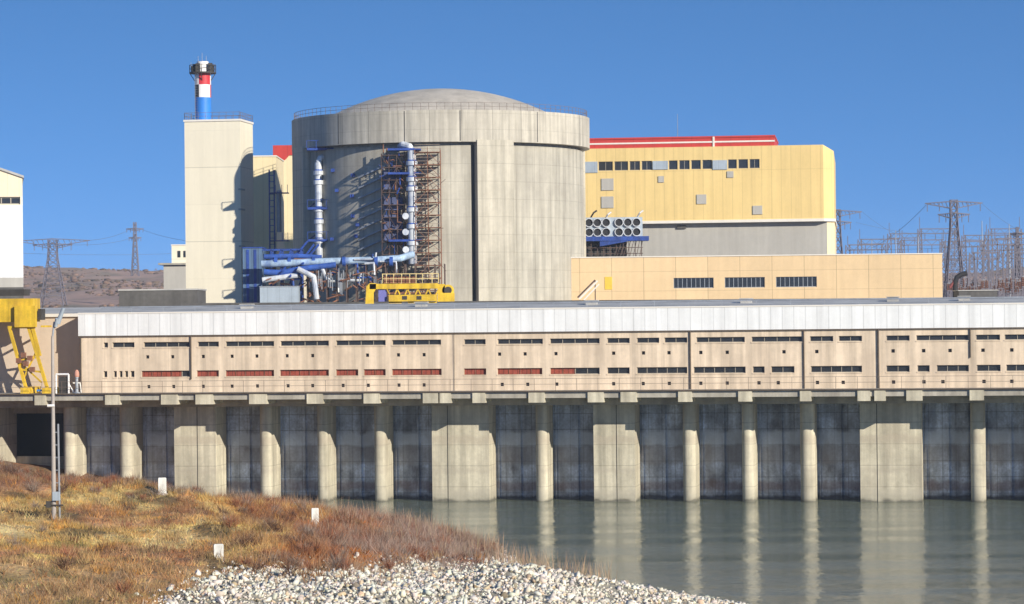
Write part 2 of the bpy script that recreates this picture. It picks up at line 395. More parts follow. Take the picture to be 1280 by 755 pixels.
# ------------------------------------------------------------------ intake quay
def I(px, py, yl):
    u, v = unroll(px, py); k = u/F
    s = (k*(250+yl*CT)+yl*ST)/(CT-k*ST)
    d = 250+s*ST+yl*CT
    return s, EYE+(v+VH)/F*d
def Is(px, yl, py=560): return I(px, py, yl)[0]
O = (0, 250, 0)
YP, YB = 4.0, 9.6
quay = thing('water_intake', 'long concrete intake quay with a row of piers standing in the green water', 'quay', O, TH)
SL, SR = -78, 78
MB().box(SL, SR, 0, 12.5, DECK_Z-.62, DECK_Z).build('deck', m_deck, quay)
MB().box(SL, SR, 3.2, 3.9, DECK_Z-1.35, DECK_Z-.63).build('beam', m_deck, quay)
cor = [(132,150),(202,223),(245,267),(312,334),(384,404),(455,475),(529,548),(550,564),(591,607),(661,681),(735,755),(776,796),(848,865),(923,940),(1000,1014),(1072,1088),(1093,1107),(1133,1153),(1212,1230),(1288,1306),(44,58)]
for p0, p1 in cor:
    s0, s1 = Is(p0, 0, 500), Is(p1, 0, 500)
    e = .2
    b = MB(); n = len(b.v)
    b.box(s0, s1, -.18, 3.2, DECK_Z-1.02, DECK_Z-.12)
    b.build('corbel', m_pier, quay)
piers = [(78,101,1),(148,172,0),(218,277,2),(324,345,0),(396,415,0),(467,487,0),(540,616,2),(669,688,0),(742,797,2),(853,872,0),(927,945,0),(1000,1020,0),(1075,1153,2),(1213,1232,0),(1292,1312,0),(1366,1386,0),(1440,1500,2),(1560,1580,0),(-14,5,1),(-80,-20,2)]
for p0, p1, kind in piers:
    s0, s1 = Is(p0, YP), Is(p1, YP+2.0); top = DECK_Z-.62
    b = MB()
    if kind == 2:
        b.box(s0, s1, YP, YB, -3, top)
        o = b.build('pier', m_pier, quay)
        # deep joint down the face and a rounded left nose
        jx = s0+(s1-s0)*(.27 if p0 > 1000 or p0 == 540 else .55)
        MB().box(jx, jx+.06, YP-.012, YP-.004, -1, top).build('joint', m_dark, o)
    else:
        r = (s1-s0)/2; cx = (s0+s1)/2
        pts = [(cx+r*math.cos(t), YP+r*.9+r*.9*math.sin(t)) for t in np.linspace(math.pi, 2*math.pi, 17)]
        pts += [(s1, YB), (s0, YB)]
        b.prism(pts, -3, top)
        o = b.build('pier', m_pier, quay, True)
edges = sorted([(Is(a, YP), Is(b, YP+2.0)) for a, b, k in piers])
for (a0, a1), (b0, b1) in zip(edges[:-1], edges[1:]):
    mid = (a1+b0)/2
    dark = Is(5, YP) < mid < Is(78, YP) or mid < Is(0, YP)
    if dark:
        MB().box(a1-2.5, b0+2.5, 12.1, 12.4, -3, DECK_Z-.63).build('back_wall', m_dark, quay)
        MB().box(a1, b0, YB-.2, YB, -3, 3.9).build('sill', m_pier, quay)
        MB().box(a1, b0, YB-.9, YB-.1, 8.0, 9.07).build('lintel', m_deck, quay)
    else:
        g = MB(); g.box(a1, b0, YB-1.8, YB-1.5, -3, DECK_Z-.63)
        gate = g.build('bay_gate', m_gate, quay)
        r = MB()
        for q in (.05, .52, .93):
            xq = a1+(b0-a1)*q; r.box(xq, xq+.12, YB-1.95, YB-1.8, -3, DECK_Z-.64)
        r.build('guide_rail', m_gate, gate)
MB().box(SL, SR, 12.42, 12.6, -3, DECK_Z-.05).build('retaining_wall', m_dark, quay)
# railing along the quay edge
def railing(name, label, pts, h=1.1, step=1.6, mat=m_handrail, r=.022, cat='railing', loc=(0,0,0), rz=0):
    t = thing(name, label, cat, loc, rz); ra = MB(); pm = None
    for a, b in zip(pts[:-1], pts[1:]):
        a = Vector(a); b = Vector(b); n = max(1, round((b-a).length/step))
        for k in range(n+1):
            p = a.lerp(b, k/n)
            if pm is None: q = MB().bar((0,0,0), (0,0,h), r, 4).build('post', mat, t); pm = q
            else: q = pm.copy(); C.objects.link(q)
            q.location = p
        for hh in (h, h*.55): ra.bar(a+Vector((0,0,hh)), b+Vector((0,0,hh)), r, 4)
    ra.build('rail', mat, t); return t
railing('quay_railing', 'thin brown steel railing along the edge of the intake quay', [(SL, .15, DECK_Z), (SR, .15, DECK_Z)], step=1.9, loc=O, rz=TH)
# service pipe under the railing
pp = MB().bar((SL, -.22, DECK_Z-.03), (SR, -.22, DECK_Z-.03), .07, 6)
pp.build('service_pipe', m_pipebrown, quay)

# ------------------------------------------------------------------ pump house
YF, YR = 3.0, 5.2
ph = thing('pump_house', 'long tan two storey pump house with white metal band above rows of slit windows', 'building', O, TH)
def wall_holes(x0, x1, zb, zt, holes, y=0.0, depth=.3):
    """front wall at plane y with real recesses; zb/zt are z values"""
    b = MB()
    X_ = sorted({x0, x1, *[h[0] for h in holes], *[h[1] for h in holes]}); Z_ = sorted({zb, zt, *[h[2] for h in holes], *[h[3] for h in holes]})
    for xa, xb in zip(X_[:-1], X_[1:]):
        if xb-xa < 1e-5: continue
        xm = (xa+xb)/2; run = None
        for za, zb_ in zip(Z_[:-1], Z_[1:]):
            zm = (za+zb_)/2
            inh = any(h[0] < xm < h[1] and h[2] < zm < h[3] for h in holes)
            if inh:
                if run is not None: b.quad((xa, y, run), (xb, y, run), (xb, y, za), (xa, y, za)); run = None
            elif run is None: run = za
        if run is not None: b.quad((xa, y, run), (xb, y, run), (xb, y, zt), (xa, y, zt))
    for h in holes:
        a, c, e, f = h; D = y+depth
        b.quad((a,y,e),(a,D,e),(a,D,f),(a,y,f)); b.quad((c,y,e),(c,y,f),(c,D,f),(c,D,e))
        b.quad((a,y,f),(a,D,f),(c,D,f),(c,y,f)); b.quad((a,y,e),(c,y,e),(c,D,e),(a,D,e))
    return b
def win(h, parent, y, mat, fm, step=.9, depth=.22, fr=.05):
    a, c, e, f = h
    p = MB().quad((a,y+depth,e),(c,y+depth,e),(c,y+depth,f),(a,y+depth,f)).build('window', mat, parent)
    g = MB(); n = max(1, round((c-a)/step)); yy = y+depth-.05
    g.box(a, c, yy, yy+.045, e, e+fr); g.box(a, c, yy, yy+.045, f-fr, f)
    for k in range(n+1):
        xx = a+(c-a)*k/n; xx = min(max(xx, a+fr/2), c-fr/2); g.box(xx-fr/2, xx+fr/2, yy-.002, yy+.043, e+fr, f-fr)
    g.build('frame', fm, p); return p
up = [(129.5,135),(140.5,168),(179.5,237),(247,273.5),(282,342.5),(350.5,411),(420,482),(490,551.3),(580,607),(622,678.5),(687.5,749.5),(759,787),(796,824),(830.5,859),(870.5,931),(939.5,1003),(1012.5,1041.5),(1048.5,1077.5),(1108,1137),(1145.5,1211),(1220,1250),(1256,1320),(1332,1392)]
lo = [(129.5,134),(142,146),(149,153),(156,160),(163,168),(177,237),(246,273.5),(282,342.5),(350,411),(420,447.7),(454.8,482),(490,552),(580,607.7),(621.8,677.8),(687.8,749.5),(759,787),(796,859),(867,932),(941,955.7),(964,993),(1013.6,1077.5),(1108,1137),(1146.8,1162),(1171,1211),(1221,1250.7),(1258,1320),(1332,1392)]
sq_u = [184.5,215.7,254,290,321,358.8,390.7,459.3,498,530,624.4,656.3,694.9,767,804.3,836.2,876,909,980,1021,1116.4,1154.6,1187.6,1228.8,1264.8,1300]
sq_l = [186,217,254,290,321.7,360,390.7,428.8,460.3,498.6,530,627.7,659.6,696,767,804,836.6,876,909,948.7,972.8,1021.8,1054,1117,1155,1178.7,1230,1264.8,1300]
zt_u = I(640, 427.0, YF)[1]
def row(px, yoff, y_at): pass
ZU = (I(640, 430.2, YF)[1], I(640, 423.6, YF)[1]); ZL = (I(640, 468.2, YF)[1], I(640, 460.2, YF)[1])
ZSU = I(640, 442.5, YF)[1]; ZSL = I(640, 480.5, YF)[1]
ZWB, ZWT = I(640, 415.6, YF)[1], I(640, 385.2, YF)[1]
holes_u = [(Is(a, YF, 430), Is(b, YF, 430), *ZU) for a, b in up]; holes_l = [(Is(a, YF, 465), Is(b, YF, 465), *ZL) for a, b in lo]
sqs = [(Is(a, YF, 447), ZSU) for a in sq_u]+[(Is(a, YF, 485), ZSL) for a in sq_l]
holes_s = [(x-.15, x+.15, z-.15, z+.15) for x, z in sqs]
SF = Is(100, YF, 440)
fw = wall_holes(SF, 78, DECK_Z, ZWB, holes_u+holes_l+holes_s, YF, .3)
fw.quad((SF, YR+3, DECK_Z), (SF, YF, DECK_Z), (SF, YF, ZWT), (SF, YR+3, ZWT))
fw.build('wall', m_tan, ph)
for h in holes_u: win(h, ph, YF, m_glass, m_frame, 1.1)
for (p0, p1), h in zip(lo, holes_l):
    if 170 < p0 < 725:
        if p0 in (177, 350, 687.8):
            k = {177: .83, 350: 1, 687.8: .5}[p0]; m = h[0]+(h[1]-h[0])*k
            o = win((h[0], m, h[2], h[3]), ph, YF, m_red, m_rust, 1.0); o['label'] = 'slit window with rust red blinds'
            if k < 1: win((m, h[1], h[2], h[3]), ph, YF, m_glass, m_frame, .9)
        else:
            o = win(h, ph, YF, m_red, m_rust, 1.0); o['label'] = 'slit window with rust red blinds'
    else: win(h, ph, YF, m_glass, m_frame, .9)
for h in holes_u+holes_l: MB().box(h[0]-.05, h[1]+.05, YF-.05, YF-.003, h[2]-.09, h[2]-.01).build('sill', m_tan, ph)
for h in holes_s: MB().quad((h[0],YF+.14,h[2]),(h[1],YF+.14,h[2]),(h[1],YF+.14,h[3]),(h[0],YF+.14,h[3])).build('vent', m_dark, ph)
MB().box(SF-.12, 78, YF-.10, YR+2.0, ZWB, ZWT).build('fascia', m_white, ph)
MB().box(SF-.15, 78, YF-.16, YF-.102, ZWB-.05, ZWB+.05).build('drip_edge', m_pipebrown, ph)
MB().box(SF-.14, 78, YF-.14, YF-.101, ZWT-.12, ZWT-.01).build('gutter', m_whitetrim, ph)
for p, q, wd in ((239,474,.11),(863,492,.11),(1005,490,.10),(1098,487,.14),(1213,447,.10),(568,494,.035),(101.5,494,.10)):
    s = Is(p, YF, 450); MB().bar((s, YF-.09, I(p, q, YF)[1]), (s, YF-.09, ZWB-.05), wd*.62, 8).build('downpipe', m_pipebrown, ph)
# roof of the front strip, lifted in a shallow slope to the back
SL2 = Is(-260, YR, 440)
rb = MB(); zr0, zr1 = ZWT-.25, ZWT+.55
rb.box(SL2, 78, YR, 24, DECK_Z, ZWT-.35)
rear = thing('screen_hall', 'long low tan hall with grey roof behind the pump house', 'building', O, TH)
rb.build('wall', m_tan2, rear)
rr = MB(); rr.prism([(SL2-.2, YR-.25), (78, YR-.25), (78, 24.2), (SL2-.2, 24.2)], ZWT-.35, ZWT-.05)
rr.build('roof_edge', m_whitetrim, rear)
r2 = MB(); n0 = [(SL2, YR+2.1, ZWT-.04), (78, YR+2.1, ZWT-.04), (78, 17, zr1), (SL2, 17, zr1)]
r2.v += n0+[(SL2, 24, zr0-.1), (78, 24, zr0-.1)]; r2.f += [(0,1,2,3), (3,2,5,4), (0,3,4), (1,5,2)]
r2.build('roof', m_roofgrey, rear)
# small roof fittings
for p in (300, 520, 735, 930, 1115, 1205):
    s = Is(p, 10, 380); b = MB(); b.box(s-.5, s+.5, 12, 13, ZWT+.1, ZWT+.62); b.box(s-.6, s+.6, 11.9, 13.1, ZWT+.62, ZWT+.70); b.build('roof_vent', m_roofgrey, rear)
b = MB()
for s in np.arange(SF, 78, 3.1):
    b.bar((s, 9.0, ZWT+.05), (s, 9.0, ZWT+.55), .03, 4)
b.bar((SF, 9.0, ZWT+.50), (78, 9.0, ZWT+.50), .06, 6); b.build('roof_pipe', m_galv, rear)

# ------------------------------------------------------------------ reactor containment
DC = 400.0; cx0 = X(552, DC, 260)
cont = thing('reactor_containment', 'big round concrete reactor building with ring beam and low dome', 'building', (cx0, DC, DECK_Z))
RB, RR_ = 20.2, 21.15
zt = Z(552, 137, DC-RR_)-DECK_Z; zb = Z(552, 177, DC-RR_)-DECK_Z
MB().lathe([(RB, 0), (RB, zb-.42), (RB-.7, zb-.42), (RB-.7, zb+.2)], 160).build('wall', m_conc_cont, cont, True)
MB().lathe([(RB-.8, zb-.02), (RR_, zb), (RR_, zt), (16.8, zt+.05)], 160).build('ring_beam', m_conc_ring, cont, True)
rs = 34.0; apex = Z(552, 111.5, DC)-DECK_Z
prof = [(r, apex-rs+math.sqrt(rs*rs-r*r)) for r in np.linspace(16.9, 0.01, 26)]
MB().lathe([(16.9, prof[0][1]-1)]+prof, 128).build('dome', m_dome, cont, True)
for ang, wd in ((21.8, 5.3), (-70, 5.3), (112, 5.3), (-158, 5.3)):
    a = R(ang); u = Vector((math.sin(a), -math.cos(a), 0)); tt_ = Vector((math.cos(a), math.sin(a), 0))
    pts = []
    for sgn in (-1, 1):
        for rr in ((RB-.6, RR_+.03) if sgn < 0 else (RR_+.03, RB-.6)):
            p = u*rr+tt_*(sgn*wd/2); pts.append((p.x, p.y))
    if True:
        q = MB(); q.prism(pts[::1], 0, zb+.25)
        q.build('buttress', m_conc_butt, cont)
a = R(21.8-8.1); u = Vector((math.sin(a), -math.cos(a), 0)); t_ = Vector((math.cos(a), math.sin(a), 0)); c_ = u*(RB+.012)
MB().quad(c_-t_*.27, c_+t_*.27, c_+t_*.27+Vector((0,0,zb-.43)), c_-t_*.27+Vector((0,0,zb-.43))).build('buttress_shadow', m_cranedark, cont)  # dark strip painted beside the buttress to deepen its cast shadow
# joint slots on the ring beam
b = MB()
for ang in (-40, -12, 8.5, 40, 68):
    a = R(ang); u = Vector((math.sin(a), -math.cos(a), 0)); t_ = Vector((math.cos(a), math.sin(a), 0))
    c_ = u*(RR_+.01); b.quad(c_-t_*.07+Vector((0,0,zb+.1)), c_+t_*.07+Vector((0,0,zb+.1)), c_+t_*.07+Vector((0,0,zt-.1)), c_-t_*.07+Vector((0,0,zt-.1)))
b.build('ring_joint', m_darkwall, cont)
b = MB()
for k in range(120):
    a = 2*math.pi*k/120; p = Vector((20.8*math.cos(a), 20.8*math.sin(a), zt)); a2 = 2*math.pi*(k+1)/120; p2 = Vector((20.8*math.cos(a2), 20.8*math.sin(a2), zt))
    b.bar(p, p+Vector((0,0,1.0)), .035, 4)
    for h in (.5, 1.0): b.bar(p+Vector((0,0,h)), p2+Vector((0,0,h)), .03, 4)
b.build('handrail', m_handrail, cont)
# wall brackets left of the riser
def onwall(px, py, off=0.0):
    """local point on the containment wall seen at this pixel"""
    d = DC-RB
    for _ in range(12):
        x, z = XZ(px, py, d); dx = x-cx0; rad = RB+off
        d = DC-math.sqrt(max(rad*rad-dx*dx, 0))
    return Vector((x-cx0, d-DC, z-DECK_Z))
for p, q in ((441,219),(440,245),(441,270),(447,281),(445,295),(421,238),(415,299),(416,213)):
    v = onwall(p, q, .1); MB().box(v.x-.25, v.x+.25, v.y-.5, v.y+.3, v.z-.22, v.z+.22).build('bracket', m_bluepaint, cont)
# grey bars put on the wall in place of its slanting light streaks
tr = MB()
for k in range(9):
    a_ = onwall(448, 222+k*13, .25); b_ = onwall(497, 200+k*13, .45)
    m_ = (a_+b_)/2; mm = onwall(472, 211+k*13, .35)
    tr.bar(a_, mm, .16, 4); tr.bar(mm, b_, .16, 4)
tr.build('light_streak', m_galv, cont)

def at(px, py, d):
    x, z = XZ(px, py, d); return Vector((x, d, z))
# ------------------------------------------------------------------ risers, pipes, scaffold
def riser(name, label, px, pytop, pybot, d, r, flanges, top_dir):
    base = at(px, pybot, d); t = thing(name, label, 'pipe', (base.x, base.y, base.z)); H = Z(px, pytop, d)-base.z
    b = MB().bar((0,0,0), (0,0,H), r, 14); b.path([(0,0,H), (top_dir*.3,.0,H+r*1.3), (top_dir*1.2,.6,H+r*1.8), (top_dir*1.6, 2.4, H+r*1.6)], r*.8, 10); b.build('pipe', m_pipewhite, t, True)
    for q in flanges:
        z = Z(px, q, d)-base.z; MB().bar((0,0,z-.28), (0,0,z+.28), r*1.38, 14).build('flange', m_pipewhite, t, True)
        MB().bar((0,0,z+.29), (0,0,z+.45), r*1.15, 12).build('collar', m_pipeblue, t)
    return t, H
t1, H1 = riser('riser_pipe', 'thick white riser pipe with blue collars up the left of the round concrete wall', 399, 203, 322, 387.6, .50, (216, 228, 262, 277, 301), 1)
for q in (186, 260, 300):
    z = Z(399, q, 387.6)-t1.location.z; b = MB(); b.box(-1.5, 2.4, -.7, 1.0, z-.22, z+.1)
    for s in (-1.5, -.2, 1.1, 2.4): b.bar((s,-.8,z+.1), (s,-.8,z+1.1), .05, 4)
    b.bar((-1.5,-.8,z+1.1), (2.4,-.8,z+1.1), .05, 4); b.bar((2.3,1.4,z), (1.2,1.5,z-2.3), .1, 4); b.bar((-1.3,1.5,z+.2),(2.0,3.0,z+3.0),.1,4)
    b.build('platform', m_bluepaint, t1)
t2, H2 = riser('riser_pipe', 'thick white riser pipe standing inside the rusty scaffold on the round concrete wall', 516, 190, 330, 377.8, .58, (204, 224, 236, 262, 283, 304), -1)
for q in (186, 216, 300):
    z = Z(516, q, 377.8)-t2.location.z; b = MB(); b.box(-3.2, 1.2, -.5, 1.9, z-.2, z+.08); b.build('platform', m_bluepaint, t2)
for q in (270, 290, 312):
    z = Z(516, q, 377.8)-t2.location.z; MB().bar((-.9,-.35,z), (-.9,.5,z), .45, 12).build('valve', m_pipewhite, t2)

def lattice(t, x0, x1, y0, y1, z0, z1, nxx, nyy, nz, r, mat, name='frame', diag=.6, jitter=0):
    b = MB(); XS = np.linspace(x0, x1, nxx+1); YS = np.linspace(y0, y1, nyy+1); ZS = np.linspace(z0, z1, nz+1)
    for x in XS:
        for y in YS: b.bar((x,y,z0), (x,y,z1+random.uniform(0, jitter)), r, 4)
    for z in ZS[1:]:
        for y in YS: b.bar((x0,y,z), (x1,y,z), r, 4)
        for x in XS: b.bar((x,y0,z), (x,y1,z), r, 4)
    for k in range(nz):
        for i_ in range(nxx):
            if random.random() < diag:
                a, c = (XS[i_], XS[i_+1]) if random.random() < .5 else (XS[i_+1], XS[i_])
                b.bar((a, y0, ZS[k]), (c, y0, ZS[k+1]), r*.8, 4)
    return b.build(name, mat, t)
def plat(t, x0, x1, y0, y1, zs, mat=m_plank, name='plank'):
    b = MB()
    for z in zs:
        w_ = (x1-x0); a = x0+random.uniform(0, .2)*w_; c = x1-random.uniform(0, .2)*w_
        b.box(a, c, y0, y1, z-.06, z)
    b.build(name, mat, t)
sb = at(534, 350, 377.0); scz = DECK_Z; sct = Z(534, 190, 377)
sc1 = thing('scaffold', 'tall rusty tube scaffold right of the white riser on the round wall', 'scaffold', (sb.x, 377.0, scz))
Hs = sct-scz
lattice(sc1, -1.5, 1.9, 0, 2.4, 0, Hs, 2, 1, 17, .06, m_rust, diag=.8, jitter=1)
plat(sc1, -1.5, 1.9, .1, 2.3, np.linspace(0, Hs, 18)[2:]); 
rl = MB()
for z in np.linspace(0, Hs, 18)[2:]:
    for h in (.5, 1.0): rl.bar((-1.5,-.05,z+h), (1.9,-.05,z+h), .04, 4)
rl.build('guard_rail', m_scaf, sc1)
sb = at(496, 350, 379.0)
sc2 = thing('scaffold', 'dark narrow scaffold tower left of the white riser on the round wall', 'scaffold', (sb.x, 378.2, scz))
lattice(sc2, -1.9, 1.2, 0, 1.9, 0, Hs-.3, 3, 1, 17, .055, m_brownsteel, diag=.9, jitter=.8)
plat(sc2, -1.9, 1.2, .1, 1.8, np.linspace(0, Hs-.3, 18)[3:], m_brownsteel)
bn = MB()
for q0, q1 in ((212, 236), (246, 262), (268, 300)):
    z0_, z1_ = Z(496, q1, 378)-scz, Z(496, q0, 378)-scz; bn.box(-1.7, .9, .9, .95, z0_, z1_)
bn.build('debris_netting', M('blue_netting', (.09,.11,.22), .9, .3, .8, .3), sc2)
cl = MB(); cb = MB()
for k in range(150):
    x_, y_, z_ = random.uniform(-1.8,1.2), random.uniform(-.3,1.8), random.uniform(3, Hs)
    dv = random.choice([Vector((random.uniform(-1.4,1.4),0,random.uniform(-.3,.3))), Vector((0,0,random.uniform(.6,2.0))), Vector((random.uniform(-.9,.9),random.uniform(-.4,.4),random.uniform(-1,1)))])
    (cl if k % 3 else cb).bar((x_,y_,z_), Vector((x_,y_,z_))+dv, random.uniform(.04,.11), 5)
cl.build('loose_tubes', m_rust, sc2); cb.build('loose_brackets', m_bluepaint, sc2)
cl = MB()
for k in range(90):
    x_, y_, z_ = random.uniform(-1.4,1.7), random.uniform(-.1,2.2), random.uniform(3, Hs)
    cl.bar((x_,y_,z_), (x_+random.uniform(-1.2,1.2),y_,z_+random.uniform(-1.3,1.3)), random.uniform(.035,.06), 4)
cl.build('scaffold_tubes', m_brownsteel, sc1)
# horizontal pipe bundle on a trestle
pr = thing('pipe_rack', 'bundle of white and blue pipes on a rusty trestle by the round wall', 'pipes', (X(400, 374), 374, DECK_Z))
def L_(px, py, d): v = at(px, py, d); return Vector((v.x-pr.location.x, v.y-374, v.z-DECK_Z))
MB().path([L_(327,330,373), L_(360,329,373), L_(400,327,373), L_(470,325,374), L_(500,323,374.5), L_(516,318,376)], .48, 12).build('pipe', m_pipelight, pr, True)
MB().path([L_(330,340,372.4), L_(352,341,372.4), L_(378,336,372.4), L_(420,331,372.6)], .40, 12).build('pipe', m_pipeblue, pr, True)
MB().path([L_(328,350,372.2), L_(350,347,372.2), L_(372,344,372.2)], .36, 10).build('pipe', m_pipewhite, pr, True)
MB().path([L_(372,336,371.6), L_(392,346,371.6), L_(394,358,371.6), L_(396,374,371.6)], .36, 10).build('pipe', m_pipewhite, pr, True)
MB().path([L_(330,321,373.4), L_(372,320,373.4), L_(402,322,373.4)], .33, 10).build('pipe', m_pipeblue, pr, True)
MB().path([L_(402,334,372.6), L_(408,348,372.6), L_(412,352,372.6)], .30, 10).build('pipe', m_pipewhite, pr, True)
for k in range(16):
    p = random.uniform(330, 480); q = random.uniform(322, 352); w0 = random.uniform(10, 34); d_ = random.uniform(371.8, 375)
    b = MB().path([L_(p,q,d_), L_(p+w0,q-random.uniform(-1,1.5),d_), L_(p+w0+1,q+random.choice([-9,8,14]),d_)], random.uniform(.10,.22), 7)
    b.build('small_pipe', random.choice([m_pipewhite, m_pipeblue, m_pipeblue, m_rust, m_galv]), pr, True)
for p in (345, 362, 392, 430, 470, 489):
    v = L_(p, 327, 373.2); MB().bar(v-Vector((.22,0,0)), v+Vector((.22,0,0)), .66, 12).build('flange', m_pipeblue, pr, True)
tb = MB()
x0_, x1_ = L_(385,350,374).x, L_(556,350,374).x
for x in np.linspace(x0_, x1_, 15):
    for y in (-1.6, 0, 1.8): tb.bar((x,y,0), (x,y,L_(450,331,374).z), .10, 4)
for z in (1.6, 3.2, 4.8, 5.9, 6.9):
    for y in (-1.6, 1.8): tb.bar((x0_,y,z), (x1_,y,z), .09, 4)
xs_ = np.linspace(x0_, x1_, 15)
for k in range(14):
    for z in (1.6, 3.2, 4.8): tb.bar((xs_[k],-1.6,z), (xs_[k+1],-1.6,z+(1.6 if k % 2 else -1.6)), .07, 4)
tb.build('trestle', m_brownsteel, pr)
tc_ = MB()
for k in range(70):
    p = random.uniform(330, 470); q = random.uniform(338, 376); v = L_(p, q, random.uniform(371.5, 375)); dv = Vector((random.choice([-1,1])*random.uniform(.3,1.6), random.uniform(-.5,.5), random.uniform(-.9,.9)))
    tc_.bar(v, v+dv, random.uniform(.05,.14), 5)
tc_.build('tangled_rods', m_rust, pr)
tw = MB()
for k in range(26):
    p = random.uniform(385, 470); q = random.uniform(334, 350); v = L_(p, q, 371.9); tw.bar(v, v+Vector((0,0,-random.uniform(.8,2.6))), .06, 5)
tw.build('hanger_rods', m_galv, pr)
db = MB()
for a_, b_ in (((362,346,371.5),(392,306,382)), ((352,340,371.5),(384,302,383)), ((378,330,372),(398,306,383))): db.bar(L_(*a_), L_(*b_), .16, 6)
db.build('strut', m_bluepaint, pr)
# valve house frame in dark blue left of risers
vf = thing('valve_frame', 'dark blue steel frame crowded with valves beside the pale metal box', 'steel frame', (X(350, 378), 378, DECK_Z))
lattice(vf, -2.6, 2.8, 0, 3, 0, Z(350, 312, 378)-DECK_Z, 4, 1, 4, .14, m_bluepaint, diag=.8)
MB().box(-2.6, 2.8, .2, 3.0, 3.4, 5.4).build('panel', m_black, vf)
bx = MB()
for k in range(14):
    x_, z_ = random.uniform(-2.4,2.4), random.uniform(2.6,7.2); bx.box(x_-.25,x_+.3,-.4,.2,z_-.2,z_+.25)
bx.build('valve', m_pipeblue, vf)

# blue steel hall and pale box at the tower's foot
d = 377.0; a_ = at(304, 380, d); b_ = at(327, 310, d)
t = thing('blue_steel_hut', 'small blue corrugated steel hut at the foot of the cream tower', 'hut', ((a_.x+b_.x)/2, d, DECK_Z))
hw = (b_.x-a_.x)/2; MB().box(-hw, hw, 0, 6, 0, b_.z-DECK_Z).build('wall', m_bluesteel, t)
MB().box(-hw-.1, hw+.1, -.1, 6.1, b_.z-DECK_Z, b_.z-DECK_Z+.15).build('roof', m_bluepaint, t)
for k in (-.5, .15): MB().box(hw*k*1.2-.04, hw*k*1.2+.34, -.06, -.01, 0, b_.z-DECK_Z-.2).build('corner_post', m_bluepaint, t)
d = 371.0; a_ = at(325, 380, d); b_ = at(373, 358.5, d)
t = thing('storage_container', 'pale grey metal container below the blue pipes left of the reactor', 'container', ((a_.x+b_.x)/2, d, DECK_Z))
hw = (b_.x-a_.x)/2; hz_ = b_.z-DECK_Z; MB().box(-hw, hw, 0, 3, 0, hz_).build('wall', m_palebox, t)
MB().box(-hw-.06, hw+.06, -.06, 3.06, hz_, hz_+.12).build('roof', m_galv, t)
MB().box(-.5, .5, -.05, -.005, .2, 2.3).build('door', m_bluesteel, t)

# ------------------------------------------------------------------ cream tower and stack
DT = 402.3; xl, xr = X(231.5, DT, 265), X(302, DT, 265); ztw = Z(260, 152, DT)
tw_ = thing('cream_tower', 'tall plain cream tower block left of the round reactor building', 'building', (xl, DT, DECK_Z), R(-8))
TW = (xr-xl)/math.cos(R(8)); TD = 7.9
tb = MB().prism([(0,0),(TW,0),(TW,TD),(0,TD)], 0, ztw-DECK_Z); tb.build('wall', m_cream, tw_)
MB().prism([(-.12,-.12),(TW+.12,-.12),(TW+.12,TD+.12),(-.12,TD+.12)], ztw-DECK_Z, ztw-DECK_Z+.28).build('coping', m_whitetrim, tw_)
for q in (237, 262, 308):
    zq = Z(300, q, DT)-DECK_Z; MB().box(TW-.3, TW+.10, -.22, 2.2, zq-.12, zq+.12).build('ledge', m_greywall, tw_)
b = MB(); hh = ztw-DECK_Z+.28
for k in range(9):
    for (p, q) in (((k/8*TW), .1), ((k/8*TW), TD-.1)): b.bar((p,q,hh), (p,q,hh+1.0), .03, 4)
    for p in (.1, TW-.1): b.bar((p,k/8*TD,hh), (p,k/8*TD,hh+1.0), .03, 4)
for h in (.5, 1.0):
    for y_ in (.1, TD-.1): b.bar((0,y_,hh+h), (TW,y_,hh+h), .03, 4)
    for x_ in (.1, TW-.1): b.bar((x_,0,hh+h), (x_,TD,hh+h), .03, 4)
b.build('handrail', m_handrail, tw_)
DS = DT+4; sx = X(253.5, DS, 110); rS = .5*(X(263.5, DS)-X(243, DS))
zs0 = ztw+.28
st = thing('vent_stack', 'blue vent stack with red and white checks on the cream tower roof', 'chimney', (sx, DS, zs0))
def Zs(q): return Z(253, q, DS)-zs0
z1, z2, z3, z4 = Zs(122), Zs(106), Zs(91), Zs(77)
MB().lathe([(rS,0),(rS,z1)], 32).build('shaft', m_bluestack, st, True)
def wedge(name, za, zb_, k0, k1, n, mat, lab=None):
    b = MB()
    for k in range(k0, k1):
        a0, a1 = 2*math.pi*k/n, 2*math.pi*(k+1)/n
        b.quad((rS*math.cos(a0), rS*math.sin(a0), za), (rS*math.cos(a1), rS*math.sin(a1), za), (rS*math.cos(a1), rS*math.sin(a1), zb_), (rS*math.cos(a0), rS*math.sin(a0), zb_))
    b.build(name, mat, st)
for lvl, (za, zb_) in enumerate(((z1, z2), (z2, z3))):
    for q in range(4):
        k0 = 3+q*8; cols = [m_whitestack, m_blackstack if lvl == 0 else m_redstack]
        # front faces: lower level dark left / white right, upper level pale left / red right
        if lvl == 0: mt = m_whitestack if q % 2 == 0 else m_redstack
        else: mt = m_redstack if q % 2 == 0 else m_whitestack
        k0 = 22+8*q
        if lvl == 0 and q == 3: mt = m_blackstack
        wedge('painted_check', za, zb_, k0, k0+8, 32, mt)
MB().lathe([(rS*.72,z3),(rS*.72,z4),(0.01,z4+.02)], 32).build('shaft_top', m_whitestack, st, True)
b = MB(); b.lathe([(rS*.9,z3-.12),(1.95,z3-.12),(1.95,z3+.06),(rS*.9,z3+.06)], 28)
